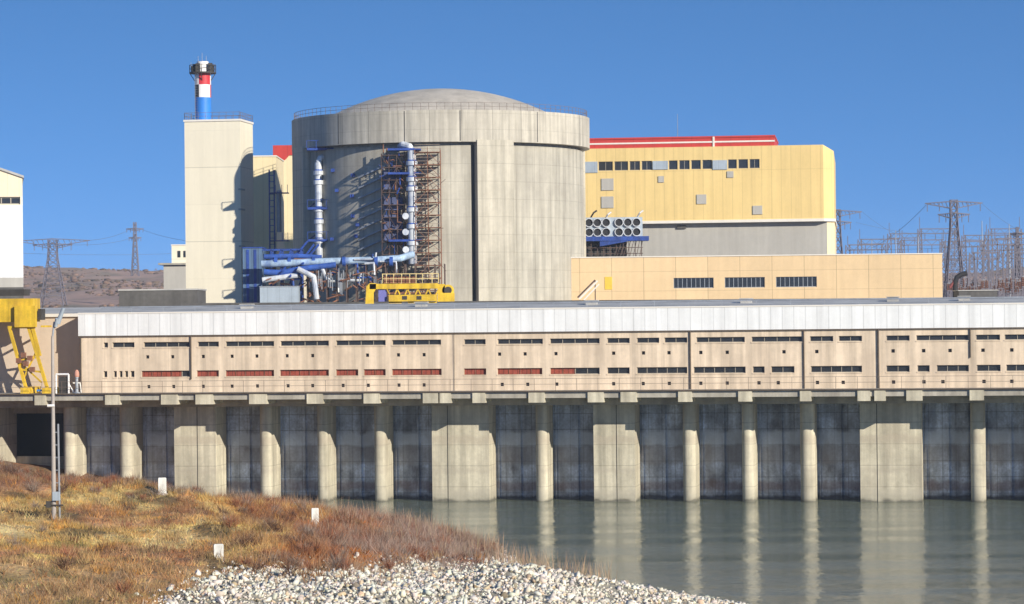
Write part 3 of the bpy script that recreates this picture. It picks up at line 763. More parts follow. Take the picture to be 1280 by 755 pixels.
for k in range(16):
    a = 2*math.pi*k/16; p = Vector((1.9*math.cos(a),1.9*math.sin(a),z3)); a2 = 2*math.pi*(k+1)/16; p2 = Vector((1.9*math.cos(a2),1.9*math.sin(a2),z3))
    b.bar(p, p+Vector((0,0,1.1)), .04, 4); b.bar(p+Vector((0,0,1.1)), p2+Vector((0,0,1.1)), .04, 4); b.bar(p+Vector((0,0,.55)), p2+Vector((0,0,.55)), .03, 4)
    if k % 4 == 0: b.bar(p*.6+Vector((0,0,z3*.4-1.2)), p, .07, 4)
for a in (150, 200, 245, 330, 20):
    q_ = (1.35*math.cos(R(a)), 1.35*math.sin(R(a))); b.box(q_[0]-.3, q_[0]+.3, q_[1]-.3, q_[1]+.3, z3+.06, z3+random.uniform(.7, 1.5))
b.build('gallery', m_cranedark, st)
for px_a, q in ((248, 70), (253, 66), (258, 70), (239, 78), (268, 80)):
    xx = X(px_a, DS, 90)-sx; MB().bar((xx,-.3,z3+.9), (xx,-.3,Zs(q)), .035, 5).build('antenna', m_galv, st)
lad = MB()
for s in (-.2, .2): lad.bar((-rS*.7+s, -rS*.8, 0), (-rS*.7+s, -rS*.8, z3), .03, 4)
for k in range(20): lad.bar((-rS*.7-.2,-rS*.8,k*z3/20), (-rS*.7+.2,-rS*.8,k*z3/20), .02, 4)
lad.build('ladder', m_galv, st)

# ------------------------------------------------------------------ buildings behind, left
def block(name, label, p0, p1, ptop, d, depth, mat, cat='building', base=DECK_Z, rz=0.0, extra=0):
    x0, x1 = X(p0, d), X(p1, d); z = Z((p0+p1)/2, ptop, d)
    t = thing(name, label, cat, (x0, d, base), rz); wd = (x1-x0)
    MB().box(0, wd, 0, depth, 0, z-base).build('wall', mat, t)
    return t, wd, z-base
t, wd, hh = block('service_block', 'cream service block seen between the tower and the yellow stair tower', 300, 346, 196, 424, 14, m_yellowpale)
MB().box(-.1, wd+.1, -.1, 14.1, hh, hh+.2).build('coping', m_whitetrim, t)
dS = 450.0
t, wd, hh = block('stair_tower', 'yellow stair tower with a red cap close left of the round reactor building', 343.5, 374, 194, dS, 9, m_yellowpale)
MB().box(-.15, wd+.15, -.15, 9.15, hh, hh+1.6).build('cap', m_redparapet, t)
pts = [(wd*.08+wd*.55*k/12, hh-.9*math.sin(math.pi*k/12)) for k in range(13)]
fr = MB(); 
for k in range(12): fr.quad((pts[k][0],-.17,pts[k][1]), (pts[k+1][0],-.17,pts[k+1][1]), (pts[k+1][0],-.17,hh+.02), (pts[k][0],-.17,hh+.02))
fr.build('red_panel', m_redparapet, t)
gd = thing('access_ladder_frame', 'blue steel ladder frame up the front of the yellow stair tower', 'ladder', (X(340, 403), 403.5, DECK_Z))
for x in (-.35, .35):
    MB().bar((x,0,0), (x,0,Z(340,212,403)-DECK_Z), .14, 4).build('post', m_bluepaint, gd)
b = MB()
for z in np.arange(1, Z(340,212,403)-DECK_Z, .9): b.bar((-.35,0,z), (.35,0,z), .07, 4)
b.build('rung', m_bluepaint, gd)
b = MB(); zl, zh = Z(345,290,403)-DECK_Z, Z(345,238,403)-DECK_Z
for z in (zl-1.2, zh-.3): b.box(-.4, 2.4, -.8, 1.2, z-.12, z)
for x in (-.3,.6,1.5,2.3):
    for z in (zl-1.2, zh-.3): b.bar((x,-.8,z), (x,-.8,z+1.1), .05, 4)
b.build('platform', m_bluepaint, gd)
MB().bar((1.0,0,zl), (1.0,0,zh), .34, 12).build('duct', m_galv, gd, True)

t, wd, hh = block('gate_house', 'small pale house with roof box far behind the dark wall left of the tower', 204, 240, 331, 520, 8, m_greywall)
MB().box(-.9, wd+.5, -.6, 8.5, hh, hh+.35).build('roof', m_deck, t)
q = MB().box(1.4, wd, 1, 7, hh+.35, hh+3.6); q = q.build('roof_box', m_cream, t)
for x in (2.5, 3.6, 4.5): MB().box(x, x+.55, .93, .99, hh+1.4, hh+2.6).build('window', m_glass, t)
MB().box(1.3, wd+.1, .9, 7.1, hh+3.6, hh+3.8).build('roof_slab', m_whitetrim, t)
t, wd, hh = block('long_shed', 'long dark grey shed low before the far hills left of the cream tower', 148, 245, 363, 330, 10, m_darkwall)
MB().box(-.1, wd+.1, -.1, 10.1, hh, hh+.18).build('roof', m_roofgrey, t)
# dark service wall running behind the halls
v0, v1 = X(225, 300), X(1112, 300)
t = thing('service_wall', 'long dark low wall behind the roof of the pump house', 'wall', (0, 300, DECK_Z))
b = MB(); n0 = len(b.v)
za, zb_ = Z(225, 379, 300)-DECK_Z, Z(1112, 372.5, 300)-DECK_Z
b.prism_y([(v0,0),(v1,0),(v1,zb_),(v0,za)], 0, .4); b.build('wall', m_darkwall, t)
b = MB()
for x in np.arange(v0, v1, 4.2): b.box(x, x+.25, -.12, 0, 0, min(za, zb_)-.05)
b.build('pilaster', m_darkwall, t)

# far left hall
DH = 300; 
t = thing('white_hall', 'tall white hall with cream top and dark window band at the left edge', 'building', (X(28.5, DH, 280), DH, DECK_Z), R(10.4))
def zh_(q): return Z(20, q, DH)-DECK_Z
g0 = zh_(222); gs = (zh_(212)-zh_(222))/(X(28.5,DH)-X(0,DH)); W_ = 40
bands = [(0, zh_(372), m_darkwall, 'plinth', 0), (zh_(372), zh_(359), m_darkwall, 'base_band', .0), (zh_(359), zh_(347), m_greywall, 'louvre_band', 0), (zh_(347), zh_(257), M('white_hall_cladding', (.70,.71,.72), .6, .04, .3, .12, [('x', 1.5, .08, .15)]), 'wall', 0)]
for z0_, z1_, mt, nm, off in bands: MB().box(-W_, 0, 0, 25, z0_, z1_).build(nm, mt, t)
hb = (-W_+.0, -.25, zh_(255.5), zh_(246))
wf = wall_holes(-W_, 0, zh_(257), zh_(245.5), [hb], 0, .35); wf.quad((0,0,zh_(257)),(0,25,zh_(257)),(0,25,zh_(245.5)),(0,0,zh_(245.5))); wf.build('window_wall', m_cream, t)
win(hb, t, 0, m_glass, m_frame, 1.0, .25, .12)
MB().prism_y([(-W_,zh_(245.5)),(0,zh_(245.5)),(0,g0),(-W_*.5,g0+gs*W_*.5),(-W_,g0)], 0, 25).build('gable', M('hall_cream_cladding', (.76,.65,.47), .7, .04, .3, .05, [('x', 1.2, .08, .15)]), t)
MB().prism_y([(0.15,g0-.05),(.15,g0+.2),(-W_*.5,g0+gs*W_*.5+.22),(-W_-.15,g0+.2),(-W_-.15,g0-.05),(-W_*.5,g0+gs*W_*.5+.02)], -.2, 25.2).build('roof', m_roofgrey, t)

# ------------------------------------------------------------------ yellow turbine / service building on the right
DY = 436.0; YAW = R(-7)
def Yp(px, py, yl=0, d0=DY, xo=None):
    u, v = unroll(px, py); k = u/F; c, s = math.cos(YAW), math.sin(YAW)
    # origin at px 730
    ox = YX
    sl_ = (k*(d0+yl*c)-ox+yl*s)/(c-k*s); dd = d0+sl_*s+yl*c
    return sl_, EYE+(v+VH)/F*dd-DECK_Z
YX = X(730, DY)
yb = thing('yellow_service_building', 'big yellow clad building with red roof parapet right of the reactor', 'building', (YX, DY, DECK_Z), YAW)
xL = -12; xR = Yp(1029, 200)[0]; ch = 1.6; ztop = Yp(900, 183)[1]; zled = Yp(930, 274.5)[1]
ztopR = ztop
hs_ = []
wz0, wz1 = Yp(840, 212)[1], Yp(840, 200.5)[1]
wins = [(748,766),(768,785),(787,800),(802,815),(836,847),(849,862),(864,876),(878,890),(910,921),(923,935),(937,949.5)]
wh = [(Yp(a,206)[0], Yp(b,206)[0], wz0, wz1) for a, b in wins]
wl = wall_holes(xL, xR, zled, ztop, wh, 0, .3)
D2 = 38
wl.quad((xR,0,zled),(xR+ch,1.9,zled),(xR+ch,1.9,ztop-.9),(xR,0,ztop)); wl.quad((xR+ch,1.9,zled),(xR+ch,D2,zled),(xR+ch,D2,ztop-.9),(xR+ch,1.9,ztop-.9))
wl.quad((xL,0,ztop),(xR,0,ztop),(xR,D2,ztop),(xL,D2,ztop)); wl.quad((xR,0,ztop),(xR+ch,1.9,ztop-.9),(xR+ch,D2,ztop-.9),(xR,D2,ztop)); wl.quad((xL,0,zled),(xL,0,ztop),(xL,D2,ztop),(xL,D2,zled)); wl.quad((xL,D2,zled),(xL,D2,ztop),(xR+ch,D2,ztop-.9),(xR+ch,D2,zled))
wl.build('wall', m_yellowclad, yb)
for h in wh: win(h, yb, 0, m_glass, m_frame, 1.0, .2, .07)
for p0, p1, q0, q1, m_ in ((730,747,216,202,m_palebox),(816,835,212,201,m_palebox),(891,909,212,200,m_palebox),(752,767,238,223,m_greywall),(752,767,260,245.5,m_greywall),(823,830,228,220,m_greywall),(909,917,222,214,m_greywall),(871,883,255,243,m_greywall),(941,953,268,257,m_greywall)):
    a_ = Yp(p0, q0); b_ = Yp(p1, q1); MB().box(a_[0], b_[0], -.14, -.004, a_[1], b_[1]).build('louvre' if m_ is m_greywall else 'wall_panel', m_, yb)
# lower grey wall and drip ledge
xg = Yp(1034, 300)[0]
MB().box(xL, xg, .9, D2, 0, zled-.42).build('lower_wall', m_greywall, yb)
MB().prism([(xg,.9),(xg+.001,.9),(xR+ch,2.2),(xR+ch,D2),(xg,D2)], 0, zled-.42).build('corner_wall', m_yellowpale, yb)
MB().prism([(xL,-.25),(xR+.1,-.25),(xR+ch+.2,1.8),(xR+ch+.2,D2),(xL,D2)], zled-.42, zled).build('ledge', m_whitetrim, yb)
for p in (935, 935): pass
for p in (850, 851): pass
a_ = Yp(846, 284); MB().box(a_[0], a_[0]+1.4, .6, .895, a_[1]-.2, a_[1]+.3).build('vent', m_darkwall, yb)
# red parapet
xp = Yp(968, 172)[0]; zpb, zpt = ztop+.02, Yp(850, 169)[1]
MB().box(xL-8, xp, .3, 20, ztop, zpt-.45).build('parapet', m_redparapet, yb)
MB().box(xL-8, xp+.05, .22, .296, ztop+.62, ztop+.86).build('parapet_stripe', m_whitetrim, yb)
MB().box(xL-8.1, xp+.1, .18, 20.1, zpt-.45, zpt-.2).build('parapet_cap', m_redparapet, yb)
a_ = Yp(892, 172); MB().box(a_[0]-.15, a_[0]+.15, .15, .29, ztop, zpt-.3).build('parapet_joint', m_whitetrim, yb)
a_ = Yp(843, 165); MB().bar((a_[0],8,zpt-.3), (a_[0],8,Yp(843,138)[1]), .05, 5, .03).build('antenna', m_galv, yb)

# silencer bank
dM = 424.0; a_ = at(731, 297, dM); b_ = at(804, 268, dM)
sbk = thing('silencer_bank', 'two rows of round black mufflers in a white rack on a blue platform', 'silencers', (a_.x, dM, a_.z))
PXM = (X(804, dM)-X(731, dM))/73
holes_m = []
xsM = [5.5, 16, 27, 43, 54, 65]
zz = [Z(765, 278, dM)-a_.z, Z(765, 290, dM)-a_.z]
M_muf = M('muffler_metal', (.52,.54,.57), .5, .15, 1.5, .2)
rk = MB(); wM = 72.5*PXM; zt_ = Z(765, 271.5, dM)-a_.z
rk.box(-.2, wM, .45, 3.2, 0.15, zt_); rk.build('rack', m_palebox, sbk)
for x in xsM:
    for z in zz:
        b = MB().lathe([(.62,0),(.62,.62)], 20); 
        c = MB()
        # horizontal drum: ring facing the camera with a dark mouth
        n = 22; xc = x*PXM
        for k in range(n):
            a0, a1 = 2*math.pi*k/n, 2*math.pi*(k+1)/n
            def P(r_, a, y): return (xc+r_*math.cos(a), y, z+r_*math.sin(a))
            c.quad(P(.68,a0,.1), P(.68,a1,.1), P(.68,a1,.5), P(.68,a0,.5)); c.quad(P(.56,a0,.1), P(.56,a1,.1), P(.68,a1,.1), P(.68,a0,.1))
            c.quad(P(.56,a1,.1), P(.56,a0,.1), P(.56,a0,.44), P(.56,a1,.44))
        o = c.build('muffler', M_muf, sbk, True)
        MB().prism_y([(xc+.56*math.cos(2*math.pi*k/n), z+.56*math.sin(2*math.pi*k/n)) for k in range(n)], .32, .40).build('mouth', m_black, o)
MB().box(-.4, wM+.9, -.6, 3.6, -.55, .12).build('platform', m_bluepaint, sbk)
MB().prism_y([(wM-6.5,-1.35),(wM-.5,-.35),(wM+.9,-.56),(wM+.9,-.05),(wM-6.5,-.56)], -.5, -.3).build('gusset', m_bluepaint, sbk)
un = MB(); zb2 = Z(765, 322, dM)-a_.z
un.box(-.4, wM-2.4, .8, 3.2, zb2, -.56); un.build('base', m_cranedark, sbk)
fr = MB()
for x in np.linspace(0, wM-.2, 10): fr.bar((x,.2,zb2), (x,.2,-.5), .08, 4)
for z in (zb2+.6, zb2+1.5): fr.bar((-.2,.1,z), (wM,.1,z), .07, 4)
for k in range(8): fr.bar((wM-4+k*.5,.0,zb2+.1), (wM-3.2+k*.45,.0,-.6), .06, 4)
fr.build('support_frame', m_brownsteel, sbk)
for p0, q0 in ((742, 266), (760, 268), (800, 266)):
    v = at(p0, q0, dM)-Vector((a_.x, dM, a_.z)); MB().path([v-Vector((.6,-1,1.0)), v, v+Vector((.5,0,.35))], .13, 6).build('exhaust', m_cranedark if p0 == 742 else m_whitestack, sbk)

# tan wing in front
DW = 391.2; WY = R(-2.0); x0w = X(713, DW, 350)
wg = thing('low_wing', 'long low tan wing with three windows in front of the yellow building', 'building', (x0w, DW, DECK_Z), WY)
def Wp(px, py, yl=0):
    u, v = unroll(px, py); k = u/F; c, s = math.cos(WY), math.sin(WY)
    q = (k*(DW+yl*c)-x0w+yl*s)/(c-k*s); return q, EYE+(v+VH)/F*(DW+q*s)-DECK_Z
wt = Wp(900, 320.5)[1]; wr = Wp(1178, 340)[0]
wh = [(Wp(a,353)[0], Wp(b,353)[0], Wp(930,359.5)[1], Wp(930,346.5)[1]) for a, b in ((842,892),(906,956),(970,1021))]
wl = wall_holes(0, wr, 0, wt, wh, 0, .3)
wl.quad((wr,0,0),(wr,14,0),(wr,14,wt),(wr,0,wt)); wl.quad((0,0,wt),(wr,0,wt),(wr,14,wt),(0,14,wt)); wl.quad((0,14,0),(0,0,0),(0,0,wt),(0,14,wt)); wl.quad((wr,14,0),(0,14,0),(0,14,wt),(wr,14,wt))
wl.build('wall', m_wing, wg)
for h in wh: win(h, wg, 0, m_glass, m_galv, .62, .2, .07)
MB().box(-.05, wr+.1, -.1, 14.1, wt, wt+.14).build('coping', m_whitetrim, wg)
a_ = Wp(756,362); b_ = Wp(765,346); MB().box(a_[0], b_[0], -.05, -.004, a_[1], b_[1]).build('panel', M('bright_yellow_panel', (.75,.5,.06), .6, .1, 1), wg)
# slanted gangway by the wing
gw = thing('gangway', 'white slanted gangway leaning by the left end of the tan wing', 'ramp', (X(735,380), 380, DECK_Z))
def Gp(px, py): v = at(px, py, 380); return (v.x-gw.location.x, 0, v.z-DECK_Z)
for dy in (0, 1.2):
    a_, b_ = Gp(724,374), Gp(747,351); MB().bar((a_[0],dy,a_[2]), (b_[0],dy,b_[2]), .16, 4).build('beam', m_whitetrim, gw)
    a_, b_ = Gp(730,375), Gp(749,355); MB().bar((a_[0],dy,a_[2]), (b_[0],dy,b_[2]), .12, 4).build('rail', m_whitetrim, gw)
b = MB(); a_, b_ = Gp(722,372), Gp(744,350)
b.bar((a_[0],.2,a_[2]), (b_[0],.2,b_[2]), .15, 4); b.bar((b_[0],.6,b_[2]), (b_[0],.6,0), .1, 4); b.build('strut', m_brownsteel, gw)

# ------------------------------------------------------------------ yellow crane behind the pump house
DK = 292.0
yk = thing('travelling_crane', 'low yellow travelling crane with railing standing before the round reactor', 'crane', (X(510, DK, 360), DK, DECK_Z))
def Kp(px, py): v = at(px, py, DK); return v.x-yk.location.x, v.z-DECK_Z
def kbox(p0, p1, q0, q1, y0, y1): a_ = Kp(p0, q1); b_ = Kp(p1, q0); return (a_[0], b_[0], y0, y1, a_[1], b_[1])
MB().box(*kbox(462, 547, 354, 361.5, 0, 1.2)).build('main_beam', m_crane, yk)
MB().box(*kbox(486, 546, 368, 377, -.3, .9)).build('lower_beam', m_crane, yk)
MB().box(*kbox(484, 532, 365, 367.2, .1, .8)).build('rust_strip', m_rust, yk)
b = MB()
for k, p in enumerate(np.linspace(487, 545, 10)):
    x, z = Kp(p, 368); x2, z2 = Kp(p+(3.2 if k % 2 else -3.2), 361.5); b.bar((x,.1,z), (x2,.1,z2), .09, 4)
b.build('lattice_bars', m_crane, yk)
b = MB(); a0 = Kp(456, 390); a1 = Kp(458, 358); a2 = Kp(462, 354); a3 = Kp(470, 354); a4 = Kp(470, 361); a5 = Kp(467, 366); a6 = Kp(467, 390)
b.prism_y([a0, a6, a5, a4, a3, a2, a1], 0, 1.1); b.build('end_leg', m_crane, yk)
b = MB(); 
for p0, p1 in ((486,502),(510,520),(530,546)): b.box(*kbox(p0, p1, 376.8, 392, .0, .9))
b.build('bogie', m_crane, yk)
b = MB()
for p0, p1 in ((503,509),(521,527)): b.box(*kbox(p0, p1, 370, 374.5, -.34, -.305))
b.build('opening', m_cranedark, yk)
b = MB(); a_ = Kp(560, 363)
b.bar((a_[0],.1,a_[1]), (a_[0],1.0,a_[1]), .62, 18); b.build('hoist_drum', m_crane, yk, True)
MB().bar((a_[0],.02,a_[1]), (a_[0],.09,a_[1]), .40, 16).build('drum_hub', m_cranedark, yk)
b = MB().box(*kbox(547, 568, 366, 377, 0, 1)); b.box(*kbox(547, 556, 355, 366.2, .1, .9)); b.build('winch_frame', m_crane, yk)
b = MB()
for p in (478,483,492,502,512,520,528,540,548):
    x, z = Kp(p, 354); b.bar((x,0,z), (x,0,z+1.0), .035, 4); b.bar((x,1.1,z), (x,1.1,z+1.0), .035, 4)
for q in (342.5, 348.5):
    x0_, z = Kp(478, q); x1_ = Kp(548, q)[0]; b.bar((x0_,0,z), (x1_,0,z), .04, 4); b.bar((x0_,1.1,z), (x1_,1.1,z), .04, 4)
b.build('railing', M('faded_yellow_paint', (.70,.55,.25), .7, .15, 1), yk)
MB().box(*kbox(480, 520, 345, 354, .5, 1.0)).build('machinery_box', m_rust, yk)
MB().box(*kbox(473, 483, 362, 377, .2, 1.0)).build('control_box', M('violet_blue_box', (.16,.16,.42), .6, .1, 1), yk)

# ------------------------------------------------------------------ gantry crane at the left
gc = thing('gantry_crane', 'tall yellow gantry crane on slanted legs on the left end of the quay', 'crane', O, TH)
YG = 1.0
def Gq(px, py, yl=YG): return I(px, py, yl)
def gbar(b, p0, q0, p1, q1, yl, r, n=4):
    a_ = Gq(p0,q0,yl); c_ = Gq(p1,q1,yl); b.bar((a_[0],yl,a_[1]), (c_[0],yl,c_[1]), r, n)
a_ = Gq(-230, 405); b_ = Gq(41, 373)
MB().box(a_[0], b_[0], YG, YG+2.0, a_[1], b_[1]).build('main_beam', m_crane, gc)
a_ = Gq(20, 409); b_ = Gq(46, 382); MB().box(a_[0], b_[0], YG-.4, YG-.003, a_[1], b_[1]).build('trolley_box', m_crane, gc)
a_ = Gq(-230, 372.5); b_ = Gq(29, 361.5); MB().box(a_[0], b_[0], YG+.2, YG+1.8, a_[1], b_[1]).build('machine_deck', m_cranedark, gc)
a_ = Gq(-230, 361); b_ = Gq(27, 349); 
for yl in (YG+.0, YG+2.6):
    for ps in ((12,410,33,487),(36,410,61,491),(41,410,50,445)):
        b = MB(); gbar(b, *ps, yl, .19); b.build('leg', m_crane, gc)
    for q_ in ((23,450,44,447,.12), (27,462,52,465,.12), (24,452,52,478,.10), (47,436,30,472,.10), (10,409,44,409,.16)):
        b = MB(); gbar(b, *q_[:4], yl, q_[4]); b.build('brace', m_crane, gc)
b = MB(); a_ = Gq(27, 492.0); c_ = Gq(37, 484); b.box(a_[0], c_[0], YG-.3, YG+3.1, DECK_Z+.02, c_[1]); a_ = Gq(54, 492); c_ = Gq(64, 485); b.box(a_[0], c_[0], YG-.3, YG+3.1, DECK_Z+.02, c_[1]); b.build('bogie', m_crane, gc)
b = MB(); gbar(b, 34,488,60,488, YG+2.0,.12); b.build('tie_beam', m_bluestack, gc)
for p in (30, 52): 
    b = MB(); a_ = Gq(p, 408); b.bar((a_[0],YG,a_[1]), (a_[0],YG+2.6,a_[1]), .12, 4); b.build('cross_beam', m_crane, gc)
for p, q in ((30,444),(33,455),(38,448),(24,451),(41,462)):
    a_ = Gq(p,q); MB().box(a_[0]-.2, a_[0]+.25, YG-.35, YG-.05, a_[1]-.2, a_[1]+.25).build('cable_box', m_rust, gc)
b = MB()
for p in range(-200, 44, 9):
    a_ = Gq(p, 373); b.bar((a_[0],YG-.1,a_[1]), (a_[0],YG-.1,a_[1]+.01), .02, 4)
a_ = Gq(46, 386); c_ = Gq(49, 400); b.box(a_[0], c_[0]+.1, YG+.3, YG+1.4, c_[1], a_[1]); b.build('end_stop', m_cranedark, gc)

# white frame and red topped hydrant near the corner
wf_ = thing('door_frame', 'white pipe frame standing in the shadow at the pump house corner', 'frame', O, TH)
b = MB()
a_ = Gq(70, 468, 1.4); c_ = Gq(86, 492, 1.4)
b.bar((a_[0],1.4,DECK_Z), (a_[0],1.4,a_[1]), .09, 6); b.bar((c_[0],1.4,DECK_Z), (c_[0],1.4,a_[1]), .09, 6); b.bar((a_[0],1.4,a_[1]), (c_[0],1.4,a_[1]), .10, 6); b.bar((c_[0],1.4,DECK_Z+.9), (c_[0]+.5,1.5,DECK_Z), .06, 5)
b.build('frame', m_whitestack, wf_)
MB().box(a_[0]+.25, c_[0]-.25, 1.5, 2.1, DECK_Z, a_[1]-.25).build('cabinet', m_cranedark, wf_)
# standpipe at the corner
a_ = Gq(96, 480, 1.3); wp = loc2w(a_[0], 1.3)
t = thing('standpipe', 'slim grey standpipe with a pale red cap at the pump house corner', 'standpipe', (wp[0], wp[1], DECK_Z))
MB().lathe([(.30,0),(.30,.1),(.16,.15),(.14,1.35),(.18,1.4),(.18,1.5)], 12).build('pipe', m_galv, t, True)
MB().lathe([(.2,1.5),(.24,1.62),(.22,1.95),(.10,2.15),(.005,2.18)], 12).build('cap', M('faded_red_paint', (.50,.25,.18), .7, .15, 2), t, True)
b = MB().bar((-.35,0,.95), (.35,0,.95), .07, 8); b.bar((.3,0,.95), (.42,-.1,.05), .06, 6); b.build('branch_pipe', m_whitetrim, t)

# ------------------------------------------------------------------ lamp post and marker posts
dl = 178.0; zx, _ = XZ(67.5, 600, dl); gz0 = float(bank_z(np.array([zx]), np.array([dl]))[0])
lp = thing('lamp_post', 'tall concrete lamp post on the grassy bank at the left', 'lamp post', (zx, dl, gz0))
Hp = Z(67, 420, dl)-gz0
b = MB(); b.bar((-.02,0,-.3), (0,0,Hp), .15, 10, .09); b.build('pole', m_concpole, lp, True)
b = MB(); a_ = (0,0,Hp-.1); b.bar(a_, (.12,0,Hp+.9), .06, 8); b.bar((.12,0,Hp+.5), (.6,-.1,Hp+1.5), .06, 8); b.build('bracket', m_galv, lp)
b = MB(); b.bar((.35,-.05,Hp+.8), (.75,-.2,Hp+1.75), .16, 8, .11); b.bar((.20,-.05,Hp+.6), (.34,-.2,Hp+1.1), .12, 8); b.build('lamp_head', m_palebox, lp, True)
MB().bar((-.35,-.1,Hp*.62),( .1,-.1,Hp*.62),.09,8).build('insulator', m_whitestack, lp)
b = MB(); b.box(-.05,.42,-.34,-.12,1.2,1.75); b.build('meter_box', m_palebox, lp)
b = MB(); b.box(-.48,-.16,-.3,-.05,.75,1.15); b.bar((-.6,-.2,.9),(.6,-.2,.9),.05,5); b.build('cable_joint', m_cranedark, lp)
b = MB(); b.bar((.35,.0,-.3),(.30,0,Hp*.52),.06,6)
for z in np.arange(1.5, Hp*.52, .8): b.bar((.30,0,z),(.05,0,z),.035,4)
b.build('conduit', m_galv, lp)
mk0 = None
def gy_at(px, py):          # distance where the ray meets the bank
    for d_ in np.arange(100, 256, .5):
        x, z = XZ(px, py, d_)
        if bank_z(np.array([x]), np.array([d_]))[0] > z: return d_
    return 240
for px, pyb, h_, wd_, lab in ((203, 618, 21, 10, 'white marker post on the bank farthest from the camera, before the dark bay'), (394, 657, 22, 9, 'white marker post on the bank by the waterside brush'), (273.5, 700, 20, 12, 'white marker post on the bank nearest the camera above the stones')):
    d_ = gy_at(px, pyb); x, z = XZ(px, pyb, d_); sc_ = d_/F
    t = thing('marker_post', lab, 'marker post', (x, d_, z), R(12), 'white marker posts on the bank')
    W2 = wd_*sc_/2; Hh = h_*sc_
    b = MB(); b.box(-W2, W2, -W2*.5, W2*.5, -.5, Hh*.94); b.v += [(-W2*.9,-W2*.45,Hh),(W2*.9,-W2*.45,Hh),(W2*.9,W2*.45,Hh),(-W2*.9,W2*.45,Hh)]
    n = len(b.v)-4; b.f += [(n,n+1,n+2,n+3),(4,5,n+1,n),(5,6,n+2,n+1),(6,7,n+3,n+2),(7,4,n,n+3)]
    b.build('post', m_marker, t)
    MB().box(-W2*1.25, W2*1.25, -W2*.8, W2*.8, -.4, .10).build('footing', m_concpole, t)

# ------------------------------------------------------------------ pylons, substation, wires
def pylon(name, label, px, pbase, ptop, d, arm_px, arm_qs, wpx, mat=m_pylon, r=.14, group=None, nseg=9, shape='T'):
    gz_ = float(Z(px, pbase, d)); t = thing(name, label, 'pylon', (X(px, d, 330), d, gz_), 0, group)
    H = Z(px, ptop, d)-gz_; k = d/F; wb = wpx*k/2; wt_ = wb*.35
    b = MB(); lv = np.linspace(0, 1, nseg+1)**.85*H
    def wat(z): return wb+(wt_-wb)*min(1, z/(H*.75))
    for za, zb_ in zip(lv[:-1], lv[1:]):
        A = wat(za); B = wat(zb_)
        cs0 = [(-A,-A),(A,-A),(A,A),(-A,A)]; cs1 = [(-B,-B),(B,-B),(B,B),(-B,B)]
        for q in range(4):
            b.bar((*cs0[q],za), (*cs1[q],zb_), r, 4, caps=False); b.bar((*cs0[q],za), (*cs1[(q+1)%4],zb_), r*.6, 4, caps=False); b.bar((*cs0[(q+1)%4],za), (*cs1[q],zb_), r*.6, 4, caps=False)
            b.bar((*cs1[q],zb_), (*cs1[(q+1)%4],zb_), r*.6, 4, caps=False)
    b.build('mast', mat, t)
    for aw, q in zip(arm_px, arm_qs):
        z = Z(px, q, d)-gz_; A = aw*k/2; g = MB(); th = A*.10+.4
        for y_ in (-.8, .8): g.bar((-A,0,z), (0,y_,z+th*.4), r*.9, 4); g.bar((0,y_,z+th*.4), (A,0,z), r*.9, 4); g.bar((-A,0,z), (-wt_,y_,z-th), r*.8, 4); g.bar((A,0,z), (wt_,y_,z-th), r*.8, 4)
        for f_ in np.linspace(-.85, .85, 13): g.bar((f_*A,0,z+th*.4*(1-abs(f_))), ((f_+.06)*A,0,z-th*(1-abs(f_))), r*.6, 4)
        for f_ in (-.92, -.5, .5, .92): g.bar((f_*A,0,z), (f_*A,0,z-1.6), r*.7, 4)
        g.build('cross_arm', mat, t)
    return t
pylon('pylon', 'wide lattice pylon with long cross arm against the hills at the left', 66, 382, 300, 800, [94, 50], [301, 306], 30, r=.15)
pylon('pylon', 'faint tall lattice pylon far away between the left pylon and the tower', 169, 345, 278, 1250, [22, 16], [286, 297], 9, r=.22)
pylon('pylon', 'lattice pylon just right of the yellow building', 1048, 372, 262, 640, [60, 34], [265, 278], 17, r=.14)
pylon('pylon', 'tallest lattice pylon with long cross arm above the substation', 1193, 372, 250, 560, [72, 40], [254, 268], 24, r=.14)
pylon('pylon', 'slim lattice mast at the right edge of the substation', 1272, 375, 284, 620, [20, 14], [292, 306], 7, r=.16)
def portal(label, p0, p1, pt, d, nmast=2, peaks=True, pb=378):
    gz_ = Z(p0, pb, d); x0, x1 = X(p0, d, 330), X(p1, d, 330); t = thing('substation_gantry', label, 'gantry', (x0, d, gz_), 0, 'steel gantries of the substation')
    H = Z((p0+p1)/2, pt, d)-gz_; W = x1-x0; 
    for k in range(nmast):
        x = W*k/(nmast-1); b = MB(); n = 8
        for z in range(n):
            z0_, z1_ = H*z/n, H*(z+1)/n; w_ = .9-.5*z/n
            for s in (-1, 1):
                b.bar((x+s*w_,0,z0_), (x+s*(w_-.06),0,z1_), .15, 4, caps=False); b.bar((x+s*w_,0,z0_), (x-s*w_,0,z1_), .09, 4, caps=False)
        if peaks: b.bar((x,0,H), (x,0,H*1.16), .09, 4)
        b.build('mast', m_pylon, t)
    b = MB(); n = int(W/1.6)+2
    for s in (0, -1.1): b.bar((0,0,H+s), (W,0,H+s), .15, 4)
    for k in range(n): b.bar((W*k/n,0,H-(k%2)*1.1), (W*(k+1)/n,0,H-((k+1)%2)*1.1), .06, 4, caps=False)
    for k in range(1, n, 2): b.bar((W*k/n,0,H-1.1), (W*k/n,0,H-2.6), .09, 5)
    b.build('cross_beam', m_pylon, t); return t
specs = [(1060,1105,306,600),(1075,1125,299,660),(1112,1150,292,700),(1128,1180,300,620),(1150,1196,286,660),(1178,1232,302,580),(1205,1262,294,640),(1225,1290,306,560),(1244,1300,298,520),(1215,1250,316,500),(1262,1320,316,540),(1160,1215,320,700),(1238,1275,286,700)]
